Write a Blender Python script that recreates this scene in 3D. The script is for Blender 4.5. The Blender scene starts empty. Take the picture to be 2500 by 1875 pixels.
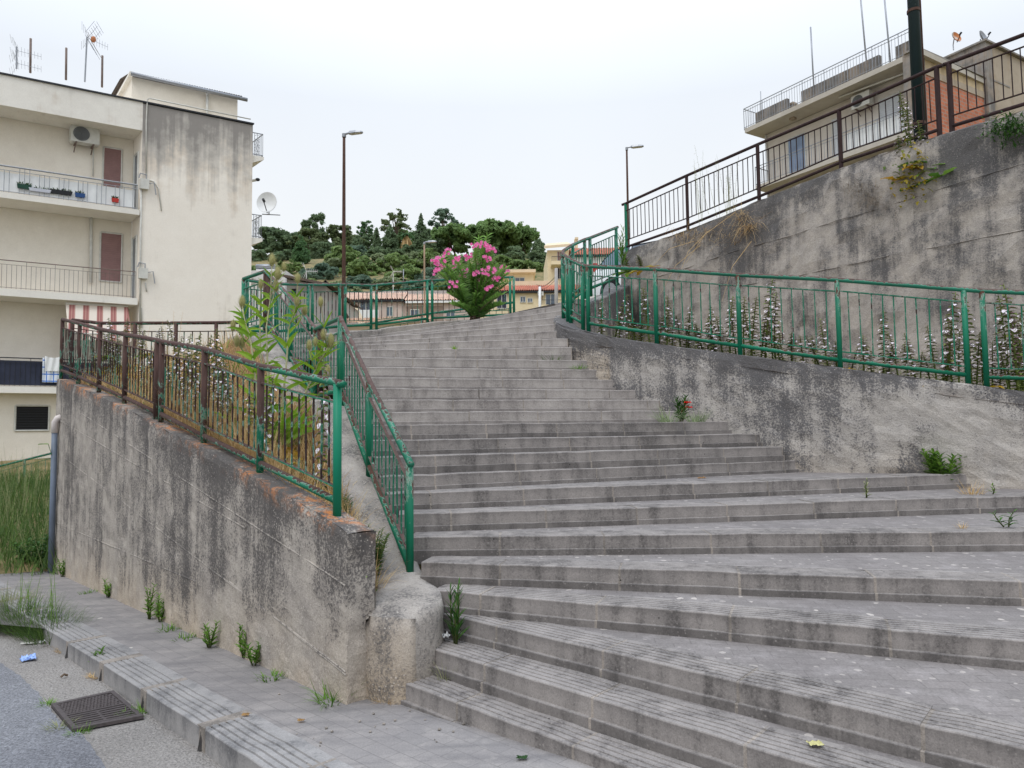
import bpy, bmesh, math, random
from mathutils import Vector, Matrix, noise
random.seed(11)
R=random.random
def U(a,b): return a+(b-a)*R()
PI=math.pi
C=bpy.context.scene.collection
# ------------------------------------------------------------------ camera
H=1.65; F=1734.; CX,CY=1250.,937.5            # eye height; focal length and centre in photo pixels
PT=math.atan(107.5/F); RL=0.012
fw=Vector((0,math.cos(PT),math.sin(PT))); _r=Vector((1,0,0)); _u=_r.cross(fw)
rv=_r*math.cos(RL)-_u*math.sin(RL); uv=_r*math.sin(RL)+_u*math.cos(RL)
cd=bpy.data.cameras.new('camera'); cam=bpy.data.objects.new('camera',cd); C.objects.link(cam)
cd.sensor_fit='HORIZONTAL'; cd.sensor_width=36; cd.lens=36*F/2500; cd.clip_start=.05; cd.clip_end=3000
cam.matrix_world=Matrix(((rv.x,uv.x,-fw.x,0),(rv.y,uv.y,-fw.y,0),(rv.z,uv.z,-fw.z,H),(0,0,0,1)))
bpy.context.scene.camera=cam
# ------------------------------------------------------------------ light
SUN_EL,SUN_AZ=math.radians(58),math.radians(205)
w=bpy.data.worlds.new('World'); bpy.context.scene.world=w; w.use_nodes=True
nt=w.node_tree; bg=nt.nodes['Background']; bg.inputs['Strength'].default_value=.1
sky=nt.nodes.new('ShaderNodeTexSky'); sky.sky_type='NISHITA'; sky.sun_disc=False
sky.sun_elevation=SUN_EL; sky.sun_rotation=SUN_AZ; sky.dust_density=4
tc=nt.nodes.new('ShaderNodeTexCoord'); sx=nt.nodes.new('ShaderNodeSeparateXYZ')
nt.links.new(tc.outputs['Generated'],sx.inputs[0])
rp=nt.nodes.new('ShaderNodeValToRGB'); cr=rp.color_ramp
cr.elements[0].position=0.0; cr.elements[0].color=(.93,.965,1,1)
cr.elements[1].position=.75; cr.elements[1].color=(.77,.87,1.03,1)
e=cr.elements.new(.28); e.color=(.935,.968,1,1)
nt.links.new(sx.outputs['Z'],rp.inputs[0])
cn=nt.nodes.new('ShaderNodeTexNoise'); cn.inputs['Scale'].default_value=1.6; cn.inputs['Detail'].default_value=4
nt.links.new(tc.outputs['Generated'],cn.inputs['Vector'])
ml=nt.nodes.new('ShaderNodeMath'); ml.operation='MULTIPLY_ADD'; ml.inputs[1].default_value=2.2; ml.inputs[2].default_value=9.0
nt.links.new(cn.outputs['Fac'],ml.inputs[0])
zr_=nt.nodes.new('ShaderNodeMapRange'); zr_.inputs[1].default_value=.42; zr_.inputs[2].default_value=1; zr_.inputs[3].default_value=1; zr_.inputs[4].default_value=2.5   # overcast: brightest overhead
nt.links.new(sx.outputs['Z'],zr_.inputs[0]); m2=nt.nodes.new('ShaderNodeMath'); m2.operation='MULTIPLY'
vm=nt.nodes.new('ShaderNodeVectorMath'); vm.operation='SCALE'
nt.links.new(ml.outputs[0],m2.inputs[0]); nt.links.new(zr_.outputs[0],m2.inputs[1]); nt.links.new(rp.outputs[0],vm.inputs[0]); nt.links.new(m2.outputs[0],vm.inputs['Scale'])
mx=nt.nodes.new('ShaderNodeMix'); mx.data_type='RGBA'; mx.inputs['Factor'].default_value=.93
nt.links.new(sky.outputs[0],mx.inputs['A']); nt.links.new(vm.outputs[0],mx.inputs['B'])
nt.links.new(mx.outputs['Result'],bg.inputs['Color'])
sd=bpy.data.lights.new('sun','SUN'); sd.energy=1.1; sd.angle=math.radians(22); sd.color=(1,.965,.9)
so=bpy.data.objects.new('sun',sd); C.objects.link(so)
_d=Vector((math.sin(SUN_AZ)*math.cos(SUN_EL),math.cos(SUN_AZ)*math.cos(SUN_EL),math.sin(SUN_EL)))
so.rotation_euler=_d.to_track_quat('Z','Y').to_euler()
vs=bpy.context.scene.view_settings
vs.view_transform='Standard'; vs.look='None'; vs.exposure=0; vs.gamma=1; vs.use_curve_mapping=False
# ------------------------------------------------------------------ measuring helpers
def ray(u,v):
    d=fw+rv*((u-CX)/F)-uv*((v-CY)/F)
    return d/d.y
def AD(u,v,Y):                       # point on the sight line at forward distance Y
    d=ray(u,v); return Vector((d.x*Y,Y,H+d.z*Y))
def ON(u,v,A,B):                     # point on the upright plane through A and B
    d=ray(u,v); nx,ny=-(B[1]-A[1]),B[0]-A[0]
    t=(A[0]*nx+A[1]*ny)/(d.x*nx+ny); return Vector((d.x*t,t,H+d.z*t))
GX,GY,GG=-1.03,4.40,.043
def gz(x,y): return GG*((x-GX)*.70-(y-GY)*.715)
def GR(u,v,off=0):                   # point on the sloping ground
    d=ray(u,v); a,b=GG*.70,-GG*.715; c=off-a*GX-b*GY
    t=(c-H)/(d.z-a*d.x-b); return Vector((d.x*t,t,H+d.z*t))
def AZ(u,v,z):
    d=ray(u,v); t=(z-H)/d.z; return Vector((d.x*t,t,z))
def lerp(a,b,t): return a+(b-a)*t
def pl(tab,x):                       # piecewise linear table
    if x<=tab[0][0]: return tab[0][1]
    for (a,fa),(b,fb) in zip(tab,tab[1:]):
        if x<=b: return fa+(fb-fa)*(x-a)/(b-a)
    return tab[-1][1]
def nz(x,y,z,s=1.): return noise.noise(Vector((x*s,y*s,z*s)))
# ------------------------------------------------------------------ scene graph helpers
ORI={}
def tag(o,label=None,cat=None,group=None,kind=None):
    if label: o['label']=label
    if cat: o['category']=cat
    if group: o['group']=group
    if kind: o['kind']=kind
    return o
def thing(name,label,cat,loc=(0,0,0),group=None,rz=0):
    o=bpy.data.objects.new(name,None); C.objects.link(o); o.location=loc; o.rotation_euler.z=rz
    o.empty_display_size=.1; ORI[o.name]=Vector(loc)
    return tag(o,label,cat,group)
class MB:
    def __init__(s): s.v=[];s.f=[];s.a=[];s.b=[];s.m=[]
    def vert(s,p,a=0.,b=0.): s.v.append(Vector(p));s.a.append(a);s.b.append(b);return len(s.v)-1
    def face(s,ids,m=0): s.f.append(tuple(ids));s.m.append(m)
    def poly(s,pts,a=0.,m=0): s.face([s.vert(p,a) for p in pts],m)
    def hexa(s,p,a=0.,m=0):          # 8 corners: bottom ring then top ring
        i=[s.vert(q,a) for q in p]
        for f in ((0,3,2,1),(4,5,6,7),(0,1,5,4),(1,2,6,5),(2,3,7,6),(3,0,4,7)): s.face([i[k] for k in f],m)
    def box(s,x0,y0,z0,x1,y1,z1,a=0.,m=0):
        s.hexa([(x0,y0,z0),(x1,y0,z0),(x1,y1,z0),(x0,y1,z0),(x0,y0,z1),(x1,y0,z1),(x1,y1,z1),(x0,y1,z1)],a,m)
    def obox(s,c,ax,ay,az,a=0.,m=0): # centre and three half-axes
        c,ax,ay,az=map(Vector,(c,ax,ay,az))
        s.hexa([c-ax-ay-az,c+ax-ay-az,c+ax+ay-az,c-ax+ay-az,c-ax-ay+az,c+ax-ay+az,c+ax+ay+az,c-ax+ay+az],a,m)
    def bar(s,p,q,wd,h,a=0.,m=0):    # rectangular bar, wd across, h upward
        p,q=Vector(p),Vector(q); d=(q-p); L=d.length; d/=L
        side=d.cross(Vector((0,0,1)))
        side=side.normalized() if side.length>1e-4 else Vector((1,0,0))
        up=side.cross(d); s.obox((p+q)/2,d*L/2,side*wd/2,up*h/2,a,m)
    def tube(s,pts,r,n=10,caps=True,a=0.,m=0):
        pts=[Vector(p) for p in pts]; rs=r if isinstance(r,(list,tuple)) else [r]*len(pts)
        rings=[];ref=None
        for i,p in enumerate(pts):
            t=(pts[min(i+1,len(pts)-1)]-pts[max(i-1,0)]).normalized()
            if ref is None: ref=t.orthogonal().normalized() if abs(t.z)>.9 else t.cross(Vector((0,0,1))).normalized()
            x=(ref-t*ref.dot(t)).normalized(); ref=x; y=t.cross(x)
            rings.append([s.vert(p+(x*math.cos(2*PI*k/n)+y*math.sin(2*PI*k/n))*rs[i],a) for k in range(n)])
        for A,B in zip(rings,rings[1:]):
            for k in range(n): s.face((A[k],A[(k+1)%n],B[(k+1)%n],B[k]),m)
        if caps: s.face(rings[0][::-1],m); s.face(rings[-1],m)
    def grid(s,rows,ab=None,m=0):    # rows of points
        ids=[[s.vert(p,*(ab[i][j] if ab else (0,0))) for j,p in enumerate(r)] for i,r in enumerate(rows)]
        for A,B in zip(ids,ids[1:]):
            for k in range(len(A)-1): s.face((A[k],A[k+1],B[k+1],B[k]),m)
        return ids
    def sphere(s,c,rx,ry=None,rz=None,n=10,k=6,a=0.,m=0):
        ry=ry or rx; rz=rz or rx; c=Vector(c)
        rows=[[c+Vector((rx*math.sin(PI*i/k)*math.cos(2*PI*j/n),ry*math.sin(PI*i/k)*math.sin(2*PI*j/n),rz*math.cos(PI*i/k))) for j in range(n+1)] for i in range(k+1)]
        s.grid(rows[::-1],[[(a,0)]*(n+1)]*(k+1),m)
    def leaf(s,p,d,L,W,droop=.3,c=0.,fold=.25,seg=4,prof=None,sd=None):
        p=Vector(p); d=Vector(d).normalized(); z=Vector((0,0,1))
        side=d.cross(Vector(sd) if sd else z); side=side.normalized() if side.length>.05 else Vector((math.cos(c*50),math.sin(c*50),0))
        q=p.copy(); rows=[]
        for i in range(seg+1):
            t=i/seg; wv=W*(prof(t) if prof else math.sin(PI*min(1,(t*.92+.06)))**.8)
            up=side.cross(d)
            rows.append((q-side*wv/2+up*wv*fold,q.copy(),q+side*wv/2+up*wv*fold))
            d=(d-z*droop/seg).normalized(); q=q+d*L/seg
        ids=[[s.vert(x,c) for x in r] for r in rows]
        for A,B in zip(ids,ids[1:]):
            s.face((A[0],A[1],B[1],B[0]));s.face((A[1],A[2],B[2],B[1]))
    def card(s,p,nrm,sz,c=0.,asp=1.):
        nrm=Vector(nrm).normalized(); x=nrm.orthogonal().normalized(); x.rotate(Matrix.Rotation(U(0,6.28),3,nrm)); y=nrm.cross(x)*asp
        p=Vector(p); s.face([s.vert(p+q*sz,c) for q in (-x-y*.6,x*.7-y,x+y*.7,-x*.5+y)])
    def build(s,name,mat,parent=None,smooth=False,origin=None,local=False):
        me=bpy.data.meshes.new(name)
        if local: o0=Vector((0,0,0))
        elif parent is not None: o0=ORI[parent.name]
        elif origin is not None: o0=Vector(origin)
        else:
            xs=[p.x for p in s.v];ys=[p.y for p in s.v];o0=Vector(((min(xs)+max(xs))/2,(min(ys)+max(ys))/2,min(p.z for p in s.v)))
        me.from_pydata([p-o0 for p in s.v],[],s.f)
        for nm,dat in (('top',s.a),('sub',s.b)):
            at=me.attributes.new(nm,'FLOAT','POINT'); at.data.foreach_set('value',dat)
        mats=mat if isinstance(mat,(list,tuple)) else [mat]
        for q in mats: me.materials.append(q)
        if len(mats)>1: me.polygons.foreach_set('material_index',s.m)
        if smooth: me.polygons.foreach_set('use_smooth',[True]*len(me.polygons))
        me.update()
        ob=bpy.data.objects.new(name,me); C.objects.link(ob); ORI[ob.name]=o0 if not local else Vector((0,0,0))
        if parent is not None: ob.parent=parent
        elif not local: ob.location=o0
        return ob
def dup(o,parent=None):
    c=o.copy(); C.objects.link(c); c.parent=parent
    for ch in list(o.children): dup(ch,c)
    return c
def put(proto,loc,rz,sc,label,group=None,first=[]):
    if proto.name in first: c=dup(proto)
    else: first.append(proto.name); c=proto
    c.location=loc; c.rotation_euler=(U(-.15,.15),U(-.15,.15),rz); c.scale=sc if hasattr(sc,'__len__') else (sc,sc,sc)
    c['label']=label
    if group: c['group']=group
    return c
# ------------------------------------------------------------------ materials
class NG:
    def __init__(s,name,rough=.9):
        s.m=bpy.data.materials.new(name); s.m.use_nodes=True; s.t=s.m.node_tree
        s.b=s.t.nodes['Principled BSDF']; s.b.inputs['Roughness'].default_value=rough
        s.b.inputs['Specular IOR Level'].default_value=.3
    def n(s,ty,**k):
        q=s.t.nodes.new(ty)
        for a,b in k.items(): setattr(q,a,b)
        return q
    def lk(s,a,b): s.t.links.new(a,b)
    def inp(s,sock,v):
        if hasattr(v,'is_output') : s.lk(v,sock)
        else: sock.default_value=v
    def pos(s,sc=(1,1,1),obj=False,rot=(0,0,0)):
        if obj: o=s.n('ShaderNodeTexCoord').outputs['Object']
        else: o=s.n('ShaderNodeNewGeometry').outputs['Position']
        mp=s.n('ShaderNodeMapping'); mp.inputs['Scale'].default_value=sc; mp.inputs['Rotation'].default_value=rot
        s.lk(o,mp.inputs[0]); return mp.outputs[0]
    def noise(s,vec,scale=1,detail=5,rough=.6,dist=0):
        q=s.n('ShaderNodeTexNoise'); s.lk(vec,q.inputs['Vector'])
        q.inputs['Scale'].default_value=scale;q.inputs['Detail'].default_value=detail;q.inputs['Roughness'].default_value=rough;q.inputs['Distortion'].default_value=dist
        return q.outputs['Fac']
    def vor(s,vec,scale,out='Distance',feature='F1',rnd=1):
        q=s.n('ShaderNodeTexVoronoi',feature=feature); s.lk(vec,q.inputs['Vector']); q.inputs['Scale'].default_value=scale; q.inputs['Randomness'].default_value=rnd
        return q.outputs[out]
    def attr(s,nm): return s.n('ShaderNodeAttribute',attribute_name=nm).outputs['Fac']
    def math(s,op,a,b=0.,c=0.,clamp=False):
        q=s.n('ShaderNodeMath',operation=op,use_clamp=clamp)
        for i,v in enumerate((a,b,c)): s.inp(q.inputs[i],v)
        return q.outputs[0]
    def rng(s,x,a,b,c=0.,d=1.):
        q=s.n('ShaderNodeMapRange'); s.inp(q.inputs[0],x)
        for i,v in enumerate((a,b,c,d)): q.inputs[i+1].default_value=v
        return q.outputs[0]
    def mix(s,f,a,b,bt='MIX'):
        q=s.n('ShaderNodeMix',data_type='RGBA',blend_type=bt); s.inp(q.inputs['Factor'],f)
        for nm,v in (('A',a),('B',b)):
            if hasattr(v,'is_output'): s.lk(v,q.inputs[nm])
            else: q.inputs[nm].default_value=tuple(v)+(1,)
        return q.outputs['Result']
    def grey(s,x):
        q=s.n('ShaderNodeCombineColor')
        for i in range(3): s.lk(x,q.inputs[i])
        return q.outputs[0]
    def bump(s,h,st=.3,d=.01):
        q=s.n('ShaderNodeBump'); q.inputs['Strength'].default_value=st; q.inputs['Distance'].default_value=d; s.lk(h,q.inputs['Height'])
        s.lk(q.outputs[0],s.b.inputs['Normal'])
    def col(s,c):
        if hasattr(c,'is_output'): s.lk(c,s.b.inputs['Base Color'])
        else: s.b.inputs['Base Color'].default_value=tuple(c)+(1,)
        return s.m
def rgb(h,k=1.):                     # sRGB 0-255 triple to linear
    return tuple(k*((x/255+.055)/1.055)**2.4 if x>10 else k*x/255/12.92 for x in h)
def plain(name,c,rough=.7,var=.12,sc=6,metal=0.,spec=None):
    g=NG(name,rough); p=g.pos()
    f=g.noise(p,sc,4); col=g.mix(1.,c,g.grey(g.rng(f,.3,.7,1-var,1+var)),'MULTIPLY'); g.b.inputs['Metallic'].default_value=metal
    if spec is not None: g.b.inputs['Specular IOR Level'].default_value=spec
    return g.col(col)
def concrete(name,light,mid,dark,streak=.5,topband=.35,topd=.5,cover=.5,lichen=0.,ochre=0.,grain=.35,specks=.5,bumpd=.012,sscale=(2.6,2.6,.28),face=0.,sharp=.2,foot=0.,fg=.5):
    g=NG(name,.95); p=g.pos()
    big=g.noise(p,.9,6,.62); med=g.noise(p,4.5,6,.65); fine=g.noise(p,55,4,.7); fin2=g.noise(p,150,2,.6)
    st=g.noise(g.pos(sscale),1.,7,.62,.4); st2=g.noise(g.pos((9,9,.5)),1.,4,.6)
    base=g.mix(g.rng(med,.35,.65),light,mid)
    if ochre:
        ob=g.math('MULTIPLY',g.rng(g.attr('sub'),.0,.75,1,0),g.rng(big,.35,.6)); base=g.mix(g.math('MULTIPLY',ob,ochre,clamp=True),base,rgb((196,170,134)))
    tp=g.rng(g.attr('top'),0,topd,topband,0)
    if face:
        face_shade=g.rng(g.attr('top'),.006,.016,0,1); tp=g.math('ADD',tp,g.math('MULTIPLY',face_shade,face*.45)); base=g.mix(g.math('MULTIPLY',face_shade,g.rng(g.attr('sub'),0,1,.3,.62)),base,dark)  # upright faces darkened in colour, shade painted in along with grime
    s=g.math('MULTIPLY_ADD',st,streak,g.math('MULTIPLY',big,1-streak)); s=g.math('ADD',s,g.math('MULTIPLY',g.math('SUBTRACT',st2,.5),.35))
    if foot: s=g.math('SUBTRACT',s,g.math('MULTIPLY',g.rng(g.math('ADD',g.attr('sub'),g.math('MULTIPLY',g.math('SUBTRACT',big,.5),1.6)),.05,.6,1,0),foot))
    s=g.math('ADD',s,tp); s=g.math('ADD',s,g.math('MULTIPLY',g.math('SUBTRACT',fine,.5),fg)); s=g.math('ADD',s,g.math('MULTIPLY',g.math('SUBTRACT',med,.5),.25))
    lo=.62-.3*cover
    base=g.mix(g.rng(s,lo,lo+sharp,0,.92),base,dark)
    gr=g.math('ADD',g.math('MULTIPLY',g.math('SUBTRACT',fine,.5),1.4),g.math('MULTIPLY',g.math('SUBTRACT',fin2,.5),1.0))
    base=g.mix(1.,base,g.grey(g.rng(gr,-.6,.6,1-grain,1+grain)),'MULTIPLY')
    vd=g.vor(p,38); 
    if specks: base=g.mix(g.math('MULTIPLY',g.rng(vd,.16,.24,1,0),g.math('MULTIPLY',specks,g.rng(med,.45,.6))),base,tuple(min(1,x*1.5) for x in light))
    pit_dark=g.math('MULTIPLY',g.rng(g.vor(p,9),.045,.07,1,0),g.rng(g.noise(p,2.1,2),.5,.62)); base=g.mix(pit_dark,base,tuple(x*.35 for x in dark))
    if lichen:
        geo=g.n('ShaderNodeNewGeometry'); sp=g.n('ShaderNodeSeparateXYZ'); g.lk(geo.outputs['Normal'],sp.inputs[0])
        lm=g.math('MULTIPLY',g.math('MULTIPLY',g.rng(g.noise(p,13,7,.75),.47,.6),g.rng(g.noise(p,1.6,2),.42,.56)),g.rng(g.attr('top'),0,.14,1,0)); lm=g.math('MULTIPLY',lm,g.rng(sp.outputs['Z'],-.6,.5,.35,1))
        base=g.mix(g.math('MULTIPLY',lm,lichen),base,rgb((206,128,62)))
    hh=g.math('ADD',g.math('MULTIPLY',fine,.6),g.math('MULTIPLY',med,1.2)); hh=g.math('SUBTRACT',hh,pit_dark); g.bump(hh,.7,bumpd)
    return g.col(base)
def paint(name,green,rust,amt,top=.25,rough=.5,edge=(.35,.42,.36),grad=None):
    g=NG(name,rough); p=g.pos(); n1=g.noise(p,9,6,.7); n2=g.noise(g.pos((30,30,6)),1,4,.6); n3=g.noise(p,1.3,3)
    geo=g.n('ShaderNodeNewGeometry'); sp=g.n('ShaderNodeSeparateXYZ'); g.lk(geo.outputs['Normal'],sp.inputs[0])
    s=g.math('ADD',g.math('MULTIPLY',n1,.6),g.math('MULTIPLY',n2,.42)); s=g.math('MULTIPLY_ADD',n3,.16,s); s=g.math('ADD',s,.06); s=g.math('MULTIPLY_ADD',sp.outputs['Z'],top*.4,s)
    lo=.95-.55*amt
    if grad:
        py=g.n('ShaderNodeSeparateXYZ'); g.lk(p,py.inputs[0]); s=g.math('ADD',s,g.rng(py.outputs[1],grad[0],grad[1],grad[2],grad[3]))
    rc=g.mix(g.rng(n2,.3,.7),rust,tuple(x*.55 for x in rust)); gc=g.mix(g.rng(n3,.35,.65),green,tuple(x*.72 for x in green))
    gc=g.mix(g.rng(s,lo-.05,lo,0,.5),gc,edge); k=g.rng(s,lo,lo+.02)
    g.lk(g.rng(s,lo,lo+.02,rough,.92),g.b.inputs['Roughness']); g.bump(g.math('MULTIPLY',k,-1),.4,.002)
    return g.col(g.mix(k,gc,rc))
def foliage(name,c1,c2,rough=.6,trans=.25,nsc=2.):
    g=NG(name,rough); p=g.pos(); f=g.math('ADD',g.math('MULTIPLY',g.attr('top'),.7),g.math('MULTIPLY',g.noise(p,nsc,3),.4))
    col=g.mix(g.rng(f,.15,.9),c1,c2); g.col(col)
    tr=g.n('ShaderNodeBsdfTranslucent'); g.lk(col,tr.inputs[0]); ms=g.n('ShaderNodeMixShader'); ms.inputs[0].default_value=trans
    out=g.t.nodes['Material Output']; g.lk(g.b.outputs[0],ms.inputs[1]); g.lk(tr.outputs[0],ms.inputs[2]); g.lk(ms.outputs[0],out.inputs[0])
    return g.m
GREEN=rgb((14,114,84)); RUST=rgb((88,66,60))
M={}
M['wall_front']=concrete('front_wall_concrete',rgb((174,165,154)),rgb((148,140,132)),rgb((78,74,72)),.5,.12,.45,.52,lichen=.75,ochre=.5,grain=.45,sharp=.14,foot=.2,fg=.8,sscale=(2.2,2.2,.2))
M['wall_low']=concrete('low_wall_concrete',rgb((178,171,163)),rgb((160,154,148)),rgb((84,82,83)),.2,.13,.28,.6,ochre=.55,foot=.08,fg=.8,specks=.45,grain=.45,bumpd=.025,sharp=.13,sscale=(2.2,2.2,.7))
M['wall_tall']=concrete('tall_wall_concrete',rgb((176,167,157)),rgb((156,149,142)),rgb((84,82,82)),.3,.1,.7,.5,specks=.3,grain=.45,sharp=.14,bumpd=.02,sscale=(1.6,1.6,.25))
M['curb']=concrete('curb_concrete',rgb((170,162,153)),rgb((148,141,134)),rgb((86,83,81)),.3,.0,.3,.54,fg=.8,ochre=.6,specks=.6,bumpd=.02)
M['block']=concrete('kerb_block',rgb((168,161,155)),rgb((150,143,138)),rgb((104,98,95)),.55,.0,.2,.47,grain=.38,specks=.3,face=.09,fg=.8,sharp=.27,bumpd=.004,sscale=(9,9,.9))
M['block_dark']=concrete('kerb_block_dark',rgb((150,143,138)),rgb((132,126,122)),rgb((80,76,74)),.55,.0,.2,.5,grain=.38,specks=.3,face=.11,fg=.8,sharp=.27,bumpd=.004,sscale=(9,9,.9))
M['mortar']=concrete('joint_mortar',rgb((160,150,140)),rgb((138,130,122)),rgb((92,87,82)),.3,0,.2,.5,grain=.45,bumpd=.01)
def tread_mat():
    g=NG('tread_paving',.9); p=g.pos(); big=g.noise(p,1.1,5); med=g.noise(p,6,5,.65); fine=g.noise(p,90,3,.7)
    br=g.n('ShaderNodeTexBrick'); g.lk(g.pos((1,1,1),rot=(0,0,.12)),br.inputs['Vector']); br.inputs['Scale'].default_value=1
    br.inputs['Brick Width'].default_value=.2; br.inputs['Row Height'].default_value=.1; br.inputs['Mortar Size'].default_value=.003
    br.inputs['Color1'].default_value=rgb((136,129,125))+(1,); br.inputs['Color2'].default_value=rgb((128,122,118))+(1,); br.inputs['Mortar'].default_value=rgb((116,110,106))+(1,)
    c=g.mix(g.rng(big,.35,.65,0,.55),br.outputs['Color'],rgb((108,102,100))); c=g.mix(g.rng(med,.5,.7,0,.5),c,rgb((160,153,150)))
    wob=g.n('ShaderNodeVectorMath',operation='MULTIPLY_ADD'); nn=g.n('ShaderNodeTexNoise'); g.lk(p,nn.inputs['Vector']); nn.inputs['Scale'].default_value=14
    g.lk(nn.outputs['Color'],wob.inputs[0]); wob.inputs[1].default_value=(.05,.05,.05); g.lk(p,wob.inputs[2])
    v=g.n('ShaderNodeTexVoronoi'); g.lk(wob.outputs[0],v.inputs['Vector']); v.inputs['Scale'].default_value=12
    sc=g.n('ShaderNodeSeparateColor'); g.lk(v.outputs['Color'],sc.inputs[0])
    sp=g.math('LESS_THAN',v.outputs['Distance'],g.math('MULTIPLY_ADD',sc.outputs[0],.24,.03)); sp=g.math('MULTIPLY',sp,g.math('LESS_THAN',sc.outputs[1],.85))
    c=g.mix(g.math('MULTIPLY',sp,g.rng(sc.outputs[2],0,1,.3,.85)),c,rgb((188,179,170)))
    c=g.mix(1.,c,g.grey(g.rng(fine,.3,.7,.8,1.15)),'MULTIPLY'); g.bump(g.math('ADD',g.math('MULTIPLY',br.outputs['Fac'],-1),g.math('MULTIPLY',fine,.5)),.5,.004)
    return g.col(c)
M['tread']=tread_mat()
def pave_mat():
    g=NG('pavement_blocks',.9); p=g.pos(rot=(0,0,.78)); q=g.pos(); big=g.noise(q,1.3,5); med=g.noise(q,7,5,.65); fine=g.noise(q,110,3,.7)
    br=g.n('ShaderNodeTexBrick'); g.lk(p,br.inputs['Vector']); br.inputs['Scale'].default_value=1
    br.inputs['Brick Width'].default_value=.2; br.inputs['Row Height'].default_value=.1; br.inputs['Mortar Size'].default_value=.0022; br.inputs['Mortar Smooth'].default_value=.6
    br.inputs['Color1'].default_value=rgb((148,142,138))+(1,); br.inputs['Color2'].default_value=rgb((138,133,130))+(1,); br.inputs['Mortar'].default_value=rgb((112,107,104))+(1,)
    c=g.mix(g.rng(big,.4,.6,0,.45),br.outputs['Color'],rgb((120,116,115)))
    stk=g.noise(g.pos((1.2,9,1),rot=(0,0,-.2)),1,6,.6); c=g.mix(g.rng(stk,.45,.65,0,.5),c,rgb((104,101,101))); c=g.mix(g.rng(med,.52,.7,0,.4),c,rgb((164,157,151)))
    v=g.n('ShaderNodeTexVoronoi'); g.lk(q,v.inputs['Vector']); v.inputs['Scale'].default_value=4.2
    sc=g.n('ShaderNodeSeparateColor'); g.lk(v.outputs['Color'],sc.inputs[0])
    sp=g.math('MULTIPLY',g.math('LESS_THAN',v.outputs['Distance'],g.math('MULTIPLY_ADD',sc.outputs[0],.13,.01)),g.math('LESS_THAN',sc.outputs[1],.2))
    c=g.mix(g.math('MULTIPLY',sp,.7),c,rgb((206,199,188)))
    c=g.mix(1.,c,g.grey(g.rng(fine,.3,.7,.85,1.12)),'MULTIPLY'); g.bump(g.math('ADD',g.math('MULTIPLY',br.outputs['Fac'],-1),g.math('MULTIPLY',fine,.4)),.4,.003)
    return g.col(c)
M['pave']=pave_mat()
def road_mat(name,a,b,gr):
    g=NG(name,.95); p=g.pos(); big=g.noise(p,.8,5); f=g.noise(p,48,4,.8); v=g.vor(p,60)
    c=g.mix(g.rng(big,.35,.65),a,b); c=g.mix(1.,c,g.grey(g.rng(f,.3,.7,1-gr,1+gr)),'MULTIPLY'); c=g.mix(g.rng(v,.1,.25,.35,0),c,tuple(x*1.7 for x in a))
    g.bump(g.math('ADD',f,v),.9,.012); return g.col(c)
M['asphalt']=road_mat('asphalt_grey',rgb((136,136,139)),rgb((112,112,116)),.55)
M['gutter']=road_mat('gutter_concrete',rgb((154,148,142)),rgb((134,129,124)),.36)
M['kerb']=concrete('pavement_kerb',rgb((154,150,147)),rgb((138,135,133)),rgb((88,87,88)),.4,0,.2,.36,face=.2,grain=.28,specks=.3,bumpd=.004)
M['soil']=road_mat('dry_soil',rgb((150,118,82)),rgb((108,82,58)),.4)
M['terrain']=road_mat('hill_ground',rgb((148,128,92)),rgb((86,92,54)),.3)
M['g_front']=paint('weathered_front_rail',GREEN,RUST,.68,.4,grad=(4.4,7.2,-.17,.03)); M['g_stair']=paint('weathered_stair_rail',rgb((44,126,100)),rgb((104,84,78)),.4,.6)
M['g_good']=paint('green_painted_steel',GREEN,rgb((96,66,54)),.25,.6); M['g_bright']=paint('fresh_green_steel',rgb((10,126,94)),RUST,.1,.2)
M['g_rod']=paint('weathered_rod',rgb((24,104,80)),rgb((64,48,46)),.6,.2); M['g_rodg']=paint('green_rod',rgb((14,112,84)),rgb((64,48,46)),.42,.2)
M['g_upper']=paint('rusty_upper_rail',rgb((40,72,62)),rgb((66,49,48)),.93,.2); M['g_rod_up']=paint('rusty_upper_rod',rgb((30,60,50)),rgb((52,38,38)),.97,.1)
M['pole_dark']=paint('dark_green_pole',rgb((22,42,42)),rgb((58,44,44)),.22,.1); M['pole_rust']=paint('rusty_pole',rgb((50,58,52)),rgb((92,68,58)),.8,.1)
M['galv']=plain('galvanised_steel',rgb((150,152,156)),.45,.15,20,.6); M['rustpipe']=plain('rusty_mast',rgb((120,104,96)),.7,.25,14,.2)
M['white']=plain('white_paint',rgb((226,226,224)),.5,.06,3); M['dirtywhite']=plain('aged_white',rgb((200,198,190)),.7,.12,5)
M['dark']=plain('dark_plastic',rgb((40,42,46)),.5,.2,8); M['black']=plain('deep_black',rgb((16,16,18)),.6,.1,8)
M['glass']=plain('window_glass',rgb((74,88,104)),.08,.2,2,0,.8); M['iron']=plain('cast_iron',rgb((84,77,76)),.65,.22,30,.2)
M['pvc']=plain('blue_grey_pipe',rgb((104,114,128)),.5,.12,5); M['shutter']=plain('brown_shutter',rgb((138,106,102)),.6,.1,4); M['ltshutter']=plain('pale_shutter',rgb((188,190,192)),.6,.08,4)
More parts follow.
